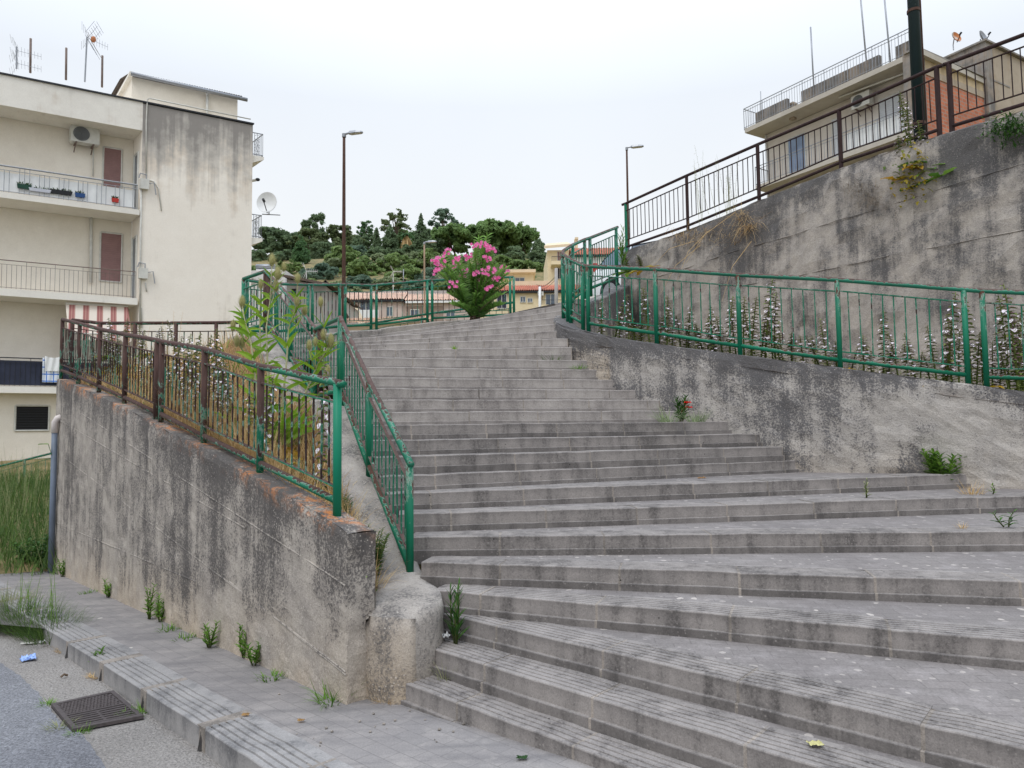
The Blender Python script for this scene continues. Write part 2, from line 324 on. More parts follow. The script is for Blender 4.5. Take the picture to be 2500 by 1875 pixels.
# ------------------------------------------------------------------ ground, road, pavement
def G(x,y,off=0): return Vector((x,y,gz(x,y)+off))
def hillz(x,y):
    if x<-4 and y<34:
        return pl([(-40,-3),(9,-1.2),(10.2,-.36),(17.5,.5),(24,.9),(34,3)],y)
    h=pl([(-40,-3),(10,-1.2),(16,1.5),(24,3.6),(45,8),(60,10.5),(95,21.5),(115,28.5),(140,36),(165,39),(230,36),(900,20)],y)
    return h+1.2*nz(x,y,3,.05)*(1 if y>40 else 0)
def fieldz(x,y): return lerp(-.36,.5,(y-10.2)/7.3)+.02
mb=MB(); rows=[]
ys=[-900,-200,-60,-20,4]+[10+i*5 for i in range(40)]+[240,300,400,600,900,1500]
for y in ys: rows.append([Vector((x,y,hillz(x,y) if y>5 else -3)) for x in [-1500,-500,-200,-120]+[-90+i*9 for i in range(21)]+[120,200,500,1500]])
tag(mb.grid(rows) and mb.build('terrain',M['terrain'],origin=(0,0,0)),kind='structure')
Kp=[(-300,1290),(0,1466),(159,1563),(275,1635),(363,1693),(474,1762),(618,1857),(760,1950),(1000,2110)]
KO=[GR(*p) for p in Kp]                       # kerb outer edge
KO=[KO[0]+(KO[0]-KO[1]).normalized()*8]+KO+[KO[-1]+(KO[-1]-KO[-2]).normalized()*8]
def off2(pts,d):
    out=[]
    for i,p in enumerate(pts):
        t=(pts[min(i+1,len(pts)-1)]-pts[max(i-1,0)]); n=Vector((-t.y,t.x,0)).normalized(); out.append(p+n*d)
    return [G(p.x,p.y,0) for p in out]
KI=off2(KO,.3)
WB0=GR(845,1718); WA0=GR(133,1396)            # foot of the front wall
wd=(WA0-WB0); wd.z=0; WL=wd.length; wd.normalize(); wn=Vector((wd.y,-wd.x,0))*1   # wn points behind the wall
wn=Vector((.0,0,0))+Vector((-wd.y,wd.x,0)); wn=wn if wn.x>0 else -wn
mb=MB()
pav=[G(p.x,p.y,-.004) for p in off2(KO,.28)]+[G(12,-6,-.004),G(7,1,-.004),G(.2,4.0,-.004),G(-.8,4.75,-.004)]+[G(*(WA0+wn*.06).xy,-.004),G(-14,10.3,-.004),G(-30,18,-.004)]
mb.poly(pav); tag(mb.build('pavement',M['pave'],origin=(0,0,0)),kind='structure')
mb=MB(); mb.poly([G(p.x,p.y,-.135) for p in off2(KO,.02)]+[G(20,-40,-.135),G(-60,-40,-.135),G(-60,20,-.135)]); tag(mb.build('gutter_strip',M['gutter'],origin=(0,0,0)),kind='structure')
ae=[(-300,1500),(0,1617),(54,1655),(90,1690),(119,1728),(150,1768),(195,1790),(225,1825),(253,1866),(330,1990)]
AE=[GR(u,v,-.13) for u,v in ae]
mb=MB(); 
fine=[]
for a,b in zip(AE,AE[1:]):
    for i in range(8):
        q=a.lerp(b,i/8); fine.append(G(q.x+.02*nz(q.x,q.y,0,9),q.y+.02*nz(q.x,q.y,5,9),-.128))
mb.poly([G(-30,16,-.128)]+fine+[G(AE[-1].x+1,-30,-.128),G(-50,-30,-.128)]); tag(mb.build('road',M['asphalt'],origin=(0,0,0)),kind='structure')
# kerb blocks with grooves
def sweep_blocks(mb,P0,T,N,s0,s1,prof,zf,blk=.78,gap=.016,jit=.004,seed=0,inset=.004,start=None):
    """grooved blocks laid end to end from s0 to s1 along P0+T*s; prof = (back, down) pairs; zf(s) the top"""
    rnd=random.Random(seed); s=s0; first=start if start else blk*rnd.uniform(.3,1)
    L=first
    while s<s1-.02:
        e=min(s+L,s1); n=max(2,int((e-s)/.12)); br=rnd.random(); tl=rnd.uniform(-.003,.003)
        for kind,a,b,m in ((0,s,e-gap,0),(1,e-gap,e,1)):
            if b-a<.003: continue
            cnt=n if kind==0 else 2; rows=[];ab=[]
            for i in range(cnt+1):
                q=lerp(a,b,i/cnt); ins=inset if kind else (.004 if i in(0,cnt) else 0)
                c=P0+T*q; jz=jit*nz(c.x*7,c.y*7,seed*3.1)+tl*(1-kind); jo=jit*1.2*nz(c.x*6,c.y*6,seed*5.7+9)
                z=zf(q); rows.append([Vector((c.x+N.x*(o+jo+ins*(1 if o<.02 else 0)),c.y+N.y*(o+jo+ins*(1 if o<.02 else 0)),z+d+jz-ins*.8*(1 if d>-.2 and o>-.005 else 0))) for o,d in prof]); ab.append([(0 if (-.021<o<-.019 or (o==0 and d<-.05)) else max(0,-d),br) for o,d in prof])  # ledge line kept pale in colour, imitating the sky light it catches
            mb.grid(rows,ab,m)
            if kind==0:
                for r in (rows[0],rows[-1]): mb.poly(r,.1)
        s=e; L=blk*rnd.uniform(.96,1.04)
def profile(h,grooves=True,depth=.26,ledge=.1):
    p=[(-.024,-h),(-.024,-ledge-.004),(-.02,-ledge),(0,-ledge+.001),(0,-ledge+.006),(0,-.012),(0,-.007),(.003,-.002),(.008,0)]
    if grooves:
        for g in range(5):
            x=.03+.043*g; p+=[(x,0),(x+.003,-.009),(x+.010,-.009),(x+.013,0)]
    return p+[(depth,0),(depth,-.06)]
def arcpt(P,L,s):
    for i in range(len(P)-1):
        if s<=L[i+1] or i==len(P)-2: return P[i].lerp(P[i+1],(s-L[i])/(L[i+1]-L[i]))
KS=[KO[0]+(KO[1]-KO[0])*i/5 for i in range(5)]
for i in range(1,len(KO)-2):
    p0,p1,p2,p3=KO[i-1],KO[i],KO[i+1],KO[i+2]
    m1=(p2-p0)*.5*min(1,(p2-p1).length/max(.01,(p1-p0).length)); m2=(p3-p1)*.5*min(1,(p2-p1).length/max(.01,(p3-p2).length))
    for j in range(4):
        t=j/4; KS.append(p1*(2*t**3-3*t*t+1)+m1*(t**3-2*t*t+t)+p2*(-2*t**3+3*t*t)+m2*(t**3-t*t))
KS+=[KO[-2],KO[-1]]
KL=[0]
for a,b in zip(KS,KS[1:]): KL.append(KL[-1]+(b-a).length)
mb=MB(); s=0; i=0
while s<KL[-1]-1 and i<90:
    a=arcpt(KS,KL,s); b=arcpt(KS,KL,s+.98); a=G(a.x,a.y); b=G(b.x,b.y); t=b-a; L=t.length; T=t/L; N=Vector((-T.y,T.x,0)).normalized()
    sweep_blocks(mb,a,T,N,0,L,profile(.16,True,.29,.2),lambda q,a=a,T=T:a.z+T.z*q,blk=5,start=5,gap=.012,seed=40+i,jit=.004)
    mb.bar(b-T*.06+N*.145-Vector((0,0,.077)),b+T*.05+N*.145-Vector((0,0,.077)),.286,.15,m=1); s+=.985; i+=1
tag(mb.build('kerb',[M['kerb'],M['mortar']],origin=(0,0,0)),kind='structure')
# ------------------------------------------------------------------ staircase
ST={1:(3.749,-.928,.13,-.78,8),2:(4.054,-.921,.28,-.62,8),3:(4.417,-.86,.42,-.53,8),4:(4.681,-.414,.56,-.72,9),5:(5.005,-.229,.70,-.82,9),6:(5.406,-.017,.84,-.88,8.5),
7:(5.822,.147,.98,-.95,6.9),8:(6.22,.248,1.12,-1.02,4.75),9:(6.637,.437,1.25,-1.15,3.3),10:(6.783,.40,1.409,-1.32,3.05),11:(7.068,.39,1.55,-1.48,2.85),12:(7.351,.38,1.696,-1.62,2.62),13:(7.632,.37,1.829,-1.72,2.2),
14:(7.911,.36,1.965,-1.86,1.78),15:(8.205,.359,2.1,-2.0,1.62),16:(8.513,.325,2.24,-2.15,1.45),17:(8.741,.306,2.38,-2.25,1.27),18:(8.881,.292,2.51,-2.38,1.07),19:(9.15,-.027,2.69,-3.0,.78),20:(9.463,-.152,2.83,-3.5,.75),
21:(9.847,-.325,2.97,-3.78,.73),22:(10.226,-.415,3.11,-3.6,.75),23:(10.673,-.646,3.25,-3.12,.78),24:(11.079,-.758,3.39,-2.75,.85),25:(11.56,-.949,3.53,-2.05,.95),26:(12.382,-1.247,3.67,-1.4,1.05)}
stair=thing('staircase','broad weathered grey stone stairway fanning up between the two green railed walls','staircase',(1.2,4.2,0))
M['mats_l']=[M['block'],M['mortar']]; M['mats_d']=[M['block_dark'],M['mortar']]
CBR=[(-.46,4.68),(-.49,4.86),(-.57,5.05),(-.66,5.28),(-.86,5.72),(-1.15,6.3),(-1.4,6.82),(-1.67,7.4),(-2.11,8.1),(-2.7,8.98),(-3.29,9.88)]
for k in ST:
    if 4<=k<=19:
        c0,c1,z,xl,xr=ST[k]
        for (ax,ay),(bx,by) in zip(CBR,CBR[1:]):
            da,db=ay-c0-c1*ax,by-c0-c1*bx
            if da<=0<=db: t=da/(da-db); ST[k]=(c0,c1,z,lerp(ax,bx,t)-.06,xr)
for k,(c0,c1,z,xl,xr) in ST.items():
    T=Vector((1,c1,0)).normalized(); N=Vector((-T.y,T.x,0)); P0=Vector((xl,c0+c1*xl,0)); L=(xr-xl)/T.x
    mb=MB(); h=.2 if k>1 else .3
    start={1:.62,4:.37,2:.6,3:.55}.get(k)
    sweep_blocks(mb,P0,T,N,0,L,profile(h,k<11,.26,.098),lambda s:z,blk=.8,seed=k,start=start)
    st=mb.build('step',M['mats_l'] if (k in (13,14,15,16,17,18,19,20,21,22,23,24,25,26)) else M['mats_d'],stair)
    # paving behind the kerb blocks
    mb=MB()
    if k<26: d0,d1,_,a1,b1=ST[k+1]
    else: d0,d1,a1,b1=14.3,-1.247,-1.4,1.05
    rows=[[],[],[]]
    n=24
    for i in range(n+1):
        t=i/n; x=lerp(xl,xr,t); A=Vector((x,c0+c1*x,z-.004))+N*.22
        x2=lerp(a1,b1,t) if k>7 else lerp(xl,xr,t); 
        if k in (1,2): x2=x
        T2=Vector((1,d1,0)).normalized(); B=Vector((x2,d0+d1*x2,z-.004))+Vector((-T2.y,T2.x,0))*.1
        if (B-A).dot(N)<.01: B=A+N*.01; B.z=z-.02
        rows[0].append(A);rows[1].append((A+B)/2);rows[2].append(B)
    mb.grid(rows); mb.build('tread',M['tread'],st)
# ------------------------------------------------------------------ walls
def resample(pts,step):
    out=[]
    for a,b in zip(pts,pts[1:]):
        n=max(1,int((b-a).xy.length/step))
        for i in range(n): out.append(a.lerp(b,i/n))
    return out+[pts[-1]]
def wallmesh(outer,zb,thick,step=.09,nv=None,rough=.012,edge=.02,side=1,vs=.11,freq=6,sub=1.2):
    """outer: points along the face with z = top; zb(x,y) = foot; thick toward side*left normal"""
    P=resample(outer,step); mb=MB(); n=len(P); rows=[];ab=[]
    Ns=[]
    for i in range(n):
        t=(P[min(i+1,n-1)]-P[max(i-1,0)]); Ns.append(Vector((-t.y,t.x,0)).normalized()*side)
    hm=max(p.z-zb(p.x,p.y) for p in P); k=nv or max(3,int(hm/vs))
    for i,p in enumerate(P):
        N=Ns[i]; z0=zb(p.x,p.y); r=[];a=[]
        for j in range(k+1):
            z=lerp(z0,p.z,j/k); d=rough*(nz(p.x,p.y,z,freq)+.6*nz(p.x,p.y,z,freq*3))
            e=0
            if j==k: d+=edge*.55*(.6+nz(p.x,p.y,3,11)); e=-edge*.45*(1+nz(p.x,p.y,7,14))
            r.append(Vector((p.x,p.y,z+e))+N*d); a.append((p.z-z,z-z0))
        tz=p.z
        for q in (.06,.5,.94):
            r.append(Vector((p.x,p.y,tz+.5*rough*nz(p.x,p.y,q,9)+(.004 if q==.5 else 0)))+N*(thick*q)); a.append((0,9))
        for z,t in ((tz-.02,0.02),(lerp(tz,z0,.5),.5),(z0,1.)): r.append(Vector((p.x,p.y,z))+N*thick); a.append((t,sub))
        rows.append(r);ab.append(a)
    ids=mb.grid(rows,ab)
    return mb,rows,ids,Ns,P
def capend(mb,row,k,thickN,rough,n=6,ab=None):
    """close an end of a wall with a rough face"""
    f=row[:k+1]; rr=[];aa=[]
    for j in range(n+1):
        t=j/n; r=[];a=[]
        for i,p in enumerate(f):
            q=p+thickN*t; top=f[-1].z
            r.append(q+Vector((rough*nz(q.x,q.y,q.z,7),rough*nz(q.x+5,q.y,q.z,7),0))*(1 if 0<i<k else .4)*(1 if 0<j<n else 0)); a.append((top-q.z,q.z-f[0].z))
        rr.append(r);aa.append(a)
    mb.grid(rr,aa)
WT=[(848,1303),(776,1254),(678,1199),(585,1145),(497,1096),(393,1046),(316,1002),(247,970),(190,945),(139,925)]
WP=[]
for u,v in WT: WP.append(ON(u,v,WB0,WA0))
mb,rows,ids,Ns,P=wallmesh(WP,lambda x,y:gz(x,y)-.15,.2,side=-1,rough=.012,edge=.028,sub=1.4)
k=len(rows[0])-7
capend(mb,rows[0],k,wn*.2,.03); capend(mb,rows[-1],k,wn*.2,.02)
# formwork joint ledges are part of the concrete surface
fw_=thing('retaining_wall','long sloping concrete wall with dark vertical rain streaks and orange lichen on its top','retaining wall',WB0)
mb.build('wall_body',M['wall_front'],fw_)
mb=MB()                                        # slanting board-mark ridges cast on the face
for q0,q1 in (((160,1120),(845,1640)),((135,1020),(600,1290)),((200,1010),(846,1430)),((560,1420),(846,1648)),((134,1275),(480,1420))):
    a=ON(*q0,WB0,WA0);b=ON(*q1,WB0,WA0); n=40; pts=[]
    for i in range(n+1):
        p=a.lerp(b,i/n); pts.append(p+wn*(.001+.007*nz(p.x,p.y,p.z,5)+.006*nz(p.x,p.y,p.z,1.7)))
    mb.tube(pts,.0065,5); mb.a=[3.]*len(mb.a); mb.b=[3.]*len(mb.b)
mb.build('board_mark',M['wall_front'],fw_)
# stair curb left
CB=[((-.60,4.40),(-.93,4.49),.49),((-.50,4.50),(-.94,4.55),.535),((-.46,4.68),(-.95,4.68),.555),((-.49,4.86),(-.95,4.82),.57),((-.57,5.05),(-.94,4.98),.575),((-.66,5.28),(-1.02,5.2),.60),((-.86,5.72),(-1.22,5.6),.84),((-1.15,6.30),(-1.5,6.15),1.21),((-1.40,6.82),(-1.78,6.68),1.58),((-1.67,7.40),(-2.05,7.25),1.95),((-2.11,8.1),(-2.5,7.92),1.98),((-2.7,8.98),(-3.05,8.78),2.5),((-3.29,9.88),(-3.62,9.68),3.0),((-3.86,10.45),(-4.12,10.22),3.02)]
mb=MB(); rr=[];aa=[]
for i in range(len(CB)-1):
    (r0,l0,z0),(r1,l1,z1)=CB[i],CB[i+1]; n=max(2,int(math.dist(r0,r1)/.08))
    for j in range(n+(1 if i==len(CB)-2 else 0)):
        t=j/n; r=Vector((*r0,0)).lerp(Vector((*r1,0)),t); l=Vector((*l0,0)).lerp(Vector((*l1,0)),t); z=lerp(z0,z1,t); row=[];a=[]
        for q,dz in ((0,-.9),(0,-.5),(0,-.3),(0,-.15),(0,-.05),(.03,-.008),(.2,.006),(.4,.012),(.6,.012),(.8,.004),(.97,-.012),(1,-.06),(1,-.4),(1,-.8)):
            p=r.lerp(l,q); nn=nz(p.x,p.y,z+dz,7)*.02+nz(p.x,p.y,z+dz,19)*.01
            row.append(Vector((p.x+nn,p.y+nn*.6,max(z+dz,-.2)+nn)));a.append((-dz if dz<0 else 0,.9+dz))
        rr.append(row);aa.append(a)
mb.grid(rr,aa)
fr=rr[0]; n=14; cap=[];ca=[]                       # rounded nose
c=Vector(((CB[0][0][0]+CB[0][1][0])/2,(CB[0][0][1]+CB[0][1][1])/2,0))
f0=Vector((*CB[0][0],0)); f1=Vector((*CB[0][1],0))
for j in range(n+1):
    t=j/n; p=f0.lerp(f1,t); bul=Vector((.03,-.075,0))*math.sin(PI*t)**.7; row=[];a=[]
    for i in range(9):
        z=lerp(-.2,.5,i/8); q=p+bul*(1-.7*(i==8)-.25*(i==7)); nn=nz(q.x,q.y,z,5)*.012+nz(q.x,q.y,z,19)*.006
        row.append(Vector((q.x+nn,q.y+nn,z)));a.append((.5-z,z))
    e_=rr[0][4:12]; q=t*7; i_=min(6,int(q)); row.append(e_[i_].lerp(e_[i_+1],q-i_));a+=[(0,1)]; cap.append(row);ca.append(a)
mb.grid(cap[::-1],ca[::-1])
tag(mb.build('stair_curb',M['curb'],smooth=True,origin=(-.7,4.6,0)),'sloping pale concrete curb with a rounded broken nose beside the first steps','curb')
# soil in the left bed
mb=MB(); rows=[]
wi=[WP[0]+wn*.19]+[p+wn*.19 for p in WP[1:]]
cl=[Vector((*l,z)) for _,l,z in CB[1:]]
def along(P,t):
    L=[0]
    for a,b in zip(P,P[1:]): L.append(L[-1]+(b-a).xy.length)
    s=t*L[-1]
    for i in range(len(P)-1):
        if s<=L[i+1]+1e-6: return P[i].lerp(P[i+1],(s-L[i])/max(1e-6,L[i+1]-L[i]))
    return P[-1]
def bedpt(t,q):
    a=along(wi,t);b=along(cl,t**.92); p=a.lerp(b,q); sag=.16*math.sin(PI*q)*(1-.4*t)
    p.z=lerp(a.z-.04,b.z-.09,q)-sag+.05*nz(p.x,p.y,0,2.2); return p
for i in range(41): rows.append([bedpt(i/40,j/10) for j in range(11)])
rows.append([p+Vector((-.5,.6,-.8)) for p in rows[-1]])
mb.grid(rows); tag(mb.build('bed_soil',M['soil'],origin=(-3,7,1)),kind='structure')
# low curved wall on the right
LWp=[(9.0,5.55),(7,6.37),(5.2,7.15),(4.6,7.41),(3.2,8.02),(2.54,8.3),(1.9,8.56),(1.53,8.75),(1.22,8.96),(.97,9.16),(.78,9.33),(.66,9.5),(.61,9.7),(.60,10.0),(.63,10.35),(.71,10.75),(.85,11.15),(1.08,11.6),(1.4,12.15),(1.85,13.0),(2.1,13.95)]
LWz=[1.2,1.6,1.955,2.075,2.365,2.5,2.63,2.715,2.80,2.89,2.96,3.03,3.09,3.17,3.27,3.39,3.52,3.68,3.88,4.2,4.45]
LW=[Vector((x,y,z)) for (x,y),z in zip(LWp,LWz)]
mb,rows,ids,Ns,P=wallmesh(LW,lambda x,y:.75 if y<8.9 and x>1.3 else 2.2 if y<9.6 else 2.6,.26,side=-1,rough=.022,edge=.03,step=.1,vs=.1,freq=5)
lw=thing('low_wall','low curved concrete wall stained dark along its top beside the right end of the steps','wall',(3,8,1))
mb.build('wall_body',M['wall_low'],lw)
# tall wall
J=Vector((2.15,14.0,0)); K=Vector((6.2,8.6,0)); tdir=(K-J).normalized(); tn=Vector((-tdir.y,tdir.x,0)); tn=tn if tn.y>0 else -tn
TT=[(1514,640),(1522,617),(1542,606),(1577,595),(1677,560),(1764,526),(1849,490),(1950,449),(2053,409),(2170,368),(2294,329),(2338,316),(2420,292),(2500,268),(2620,232),(2800,178)]
TW=[ON(u,v,J,K) for u,v in TT]
mb,rows,ids,Ns,P=wallmesh(TW,lambda x,y:1.4,.35,side=1,rough=.035,edge=.05,step=.13,vs=.16,freq=3.2)
capend(mb,rows[0],len(rows[0])-7,tn*.35,.03)
tw=thing('retaining_wall','tall rough grey concrete wall behind the acanthus bed with a sloping cracked top','retaining wall',(4,11.5,2))
mb.build('wall_body',M['wall_tall'],tw)
mb=MB()
def seam(q0,q1,r,amp,fr):
    a=ON(*q0,J,K);b=ON(*q1,J,K); n=60; pts=[]
    for i in range(n+1):
        p=a.lerp(b,i/n); p=p+Vector((0,0,amp*nz(p.x,p.y,p.z,fr)+.4*amp*nz(p.x,p.y,p.z,fr*4)))
        pts.append(p-tn*(.004+.02*nz(p.x,p.y,p.z,2)))
    mb.tube(pts,r,5)
seam((1560,690),(2500,395),.007,.03,.9); seam((1800,700),(2500,560),.006,.02,1); mb.a=[3.]*len(mb.a)
mb.build('pour_ridge',M['wall_tall'],tw)
def zs(x,y): return 2.31-.194*(.91*x-.41*y)-.16
mb=MB(); rows=[]
front=[p for p in resample(LW,.35) if True]; front=[p for p in front if p.y<14]
for p in front:
    t=max(0,min(1.35,((p-J).xy.dot(tdir.xy))/(K-J).xy.length)); q=J.lerp(K,t)
    # foot on the tall wall straight behind
    rows.append([Vector((lerp(p.x,q.x,s),lerp(p.y,q.y,s),0)) for s in [i/8 for i in range(9)]])
for r in rows:
    for p in r: p.z=zs(p.x,p.y)+.03*nz(p.x,p.y,0,2)
mb.grid(rows); tag(mb.build('bed_soil',M['soil'],origin=(4,9,1.5)),kind='structure')
# street behind the top of the stairs
mb=MB(); sr=[]
for i in range(9):
    t=i/8; sr.append([Vector((lerp(-1.5,.7,t),lerp(14.2,11.4,t)+.05,3.66)),Vector((lerp(-1.2,1.9,t),lerp(15.5,13.6,t),lerp(3.8,4.1,t))),Vector((lerp(-1,9,t),lerp(19,17,t),lerp(4,4.5,t))),Vector((lerp(-1,26,t),lerp(24,21,t),lerp(4.4,5,t)))])
mb.grid(sr); tag(mb.build('upper_street',M['gutter'],origin=(2,15,3.5)),kind='structure')
# ------------------------------------------------------------------ railings
def railing(label,group,top,posts,mt,prad=.028,rrad=.026,drop=.13,lowb=.2,pipe=.11,sp=.108,maxgap=.35,square=False,bw=.011,mats_post=None,panels=None,toprail=True,noup=False):
    p0=posts[0]; r=thing('railing',label,'railing',(p0[0].x,p0[0].y,p0[1]),group); L0=ORI[r.name]
    mb=MB()
    mb.tube(top,rrad,12); mb.build('top_rail',mt[0],r,True)
    for i,(p,zb) in enumerate(posts):
        mb=MB(); a=Vector((p.x,p.y,zb-.03)); b=Vector((p.x,p.y,p.z-rrad*.3))
        if square: mb.bar(a,b,prad*1.7,prad*1.7)
        else: mb.tube([a,b],prad,12)
        mb.build('post',(mats_post or {}).get(i,mt[1]),r,not square)
    # rods share one mesh and are copied
    gh=[p.z-zb-drop-lowb for p,zb in posts]; base=sum(gh)/len(gh)
    rod=None
    for i,((p,zb),(q,zc)) in enumerate(zip(posts,posts[1:])):
        d=(q-p); d.z=0; D=d.length
        if D<maxgap or (panels is not None and i not in panels): continue
        e=d.normalized()*prad
        for nm,z0,z1,wd,h in (('upper_bar',p.z-drop,q.z-drop,.028,.012),('lower_bar',zb+lowb,zc+lowb,.028,.012)):
            mb=MB(); mb.bar(Vector((p.x,p.y,z0))+e*.6,Vector((q.x,q.y,z1))-e*.6,wd,h); mb.build(nm,mt[2],r)
        mb=MB(); mb.tube([Vector((p.x,p.y,zb+pipe))+e*.5,Vector((q.x,q.y,zc+pipe))-e*.5],rrad*.92,10); mb.build('bottom_pipe',mt[1],r,True)
        n=int(round(D/sp))
        for k in range(1,n):
            t=k/n; x,y=lerp(p.x,q.x,t),lerp(p.y,q.y,t); z0=lerp(zb,zc,t)+lowb; z1=lerp(p.z,q.z,t)-drop
            if rod is None:
                mb=MB(); mb.obox((0,0,.5),(bw/2,0,0),(0,bw/2,0),(0,0,.5)); rod=mb.build('baluster',mt[3],r,local=True); o=rod
            else: o=rod.copy(); C.objects.link(o)
            o.parent=r; o.location=Vector((x,y,z0))-L0; o.scale=(1,1,z1-z0); o.rotation_euler=(U(-.012,.012),U(-.012,.012),math.atan2(d.y,d.x))
    return r
# front wall railing
RA=WB0+wn*.1; RB=WA0+wn*.1
pp=[(824,935,1264),(637,895,1166),(500,853,1094),(396,834.5,1037),(384,831,1032),(307,817,993),(245,804,963),(195,790,938),(153,780,921)]
posts=[(ON(u,a,RA,RB),ON(u,b,RA,RB).z) for u,a,b in pp]
top=[ON(837,938,RA,RB)]+[p for p,_ in posts]
railing('rusty brown and green railing on top of the streaked front wall',None,top,posts,[M['g_front'],M['g_front'],M['g_front'],M['g_rod']],mats_post={0:M['g_bright']})
EL=posts[-1][0]
# back of the left bed
q=Vector((-4.0,10.7,0)); z=EL.z
r4=[EL+Vector((.12,.05,0))]+[ON(u,v,EL,q) for u,v in ((245,789),(330,789),(430,788.5),(528,788),(588,787))]
railing('thin rusty railing closing the far end of the bed before the cream building',None,r4,[(p,p.z-.87) for p in r4],[M['g_front'],M['g_front'],M['g_front'],M['g_rod']],sp=.13)
# stair railing left
def XY(x,y,u,v): d=ray(u,v); return Vector((x,y,H+d.z*y))
s=[XY(-.76,5.25,1000,1128),XY(-1.27,6.3,900,930),XY(-1.745,7.28,831,782),XY(-1.79,7.38,826,776),XY(-2.17,8.0,777,801),XY(-2.25,8.1,768,803),XY(-2.8,8.95,706,728),XY(-3.38,9.80,654,664),XY(-3.46,9.9,645,662),XY(-3.93,10.33,592,681)]
tp=[s[0]+(s[0]-s[1])*.03]+s[1:2]+[s[3],s[5],s[6],s[8],s[9]]
railing('peeling green stair railing climbing the pale curb left of the steps',None,tp,[(p,p.z-.87) for p in s],[M['g_stair'],M['g_good'],M['g_stair'],M['g_rodg']],drop=.15,mats_post={4:M['g_front'],7:M['g_front'],8:M['g_front']})
# upper landing railing
dep=[(590,10.5),(630,10.9),(693,11.5),(757,12.2),(836,12.95),(912,13.6),(1049,14.1),(1150,14.25),(1260,14.35)]
r3=[(596,683),(604,684),(660,692),(676,693),(752,694.5),(763,695),(829,694.5),(843,694.5),(906,697),(919,695.5),(1043,684.5),(1055,683.5),(1150,680),(1245,676.5),(1254,676)]
r3p=[AD(u,v,pl(dep,u)) for u,v in r3]
railing('green and rust railing round the upper landing behind the oleander',None,r3p,[(p,p.z-.88) for p in r3p],[M['g_stair'],M['g_good'],M['g_rodg'],M['g_rod']],prad=.027)
kp=[p-Vector((0,0,.88)) for p in r3p]; kp=[kp[0]+Vector((.02,-.25,0))]+kp+[kp[-1]+Vector((.4,.1,.1))]
mb,rows,ids,Ns,P=wallmesh(kp,lambda x,y:2.2,.3,side=-1,rough=.02,edge=.02,step=.2,vs=.25)
for r in rows:
    pass
tag(mb.build('landing_curb',M['curb'],origin=(-3,12,2.2)),'low concrete curb carrying the railing of the upper landing','curb')
# ramp railing lower behind
rr=[AD(u,v,d) for u,v,d in ((700,813,13.6),(800,800,14.5),(905,790,15.3),(1030,768,15.8),(1150,752,16.2),(1255,738,16.6))]
railing('second green railing on the ramp behind the landing railing',None,rr,[(p,p.z-.85) for p in rr],[M['g_good'],M['g_good'],M['g_rodg'],M['g_rod']],sp=.16)
# curved railing right
f=[XY(7.4,6.4,2980,740),XY(6.2,6.9,2800,728),(4.75,7.42,2397,710),(4.60,7.49,2352,707),(3.62,7.92,2043,683),(2.67,8.33,1801,671),(1.78,8.76,1599,657),(1.005,9.38,1434,650),(.935,9.45,1421,648),(.80,9.72,1391,633),(.765,9.82,1384,628),(.72,10.15,1373,620),(.735,10.4,1376,612),(.92,10.9,1398,598),(1.12,11.35,1427,585),(1.20,11.5,1440,581),(1.84,12.75,1504,556)]
bot={2:941,3:936,4:898,5:863,6:831,7:806,8:804,9:788,10:785,11:772,13:742,14:722,15:716,16:690}
pts=[];posts=[]
for i,t in enumerate(f):
    if isinstance(t,Vector): p=t; zb=p.z-.93
    else:
        y=t[1]; d=ray(t[2],t[3]); p=Vector((d.x*y,y,H+d.z*y)); zb=None
        if i in bot: zb=H+ray(t[2],bot[i]).z*y-.02
    pts.append(p)
    if i not in (12,): posts.append((p,zb if zb is not None else p.z-.92))
pts[-1]=pts[-1]; pts.append(pts[-1]+(pts[-1]-pts[-2])*.06)
railing('green railing with rust-brown handrail curving round the acanthus bed',None,pts,posts,[M['g_stair'],M['g_good'],M['g_rodg'],M['g_rodg']],maxgap=.24,sp=.115,bw=.012)
# upper railing on the tall wall
UA=J+tn*.17; UB=K+tn*.17
up=[(1527,497,612),(1676,429,561),(1849,353,491),(2048,269,409),(2286,164,331)]
posts=[(ON(u,a,UA,UB),ON(u,b,UA,UB).z-.03) for u,a,b in up]
railing('long rust-brown railing on the tall wall in front of the balcony house',None,[ON(1519,500,UA,UB)]+[p for p,_ in posts]+[ON(2300,160,UA,UB)],posts,[M['g_upper']]*3+[M['g_rod_up']],sp=.1,square=True,drop=.15,lowb=.24,pipe=.1,mats_post={0:M['g_good']})
up=[(2316,154,323),(2560,62,250),(2800,-40,172)]
posts=[(ON(u,a,UA,UB),ON(u,b,UA,UB).z-.03) for u,a,b in up]
railing('short dark brown railing high at the right edge before the brick gable',None,[ON(2303,158,UA,UB)]+[p for p,_ in posts],posts,[M['g_upper']]*3+[M['g_rod_up']],sp=.105,square=True,drop=.15,lowb=.24,pipe=.1)
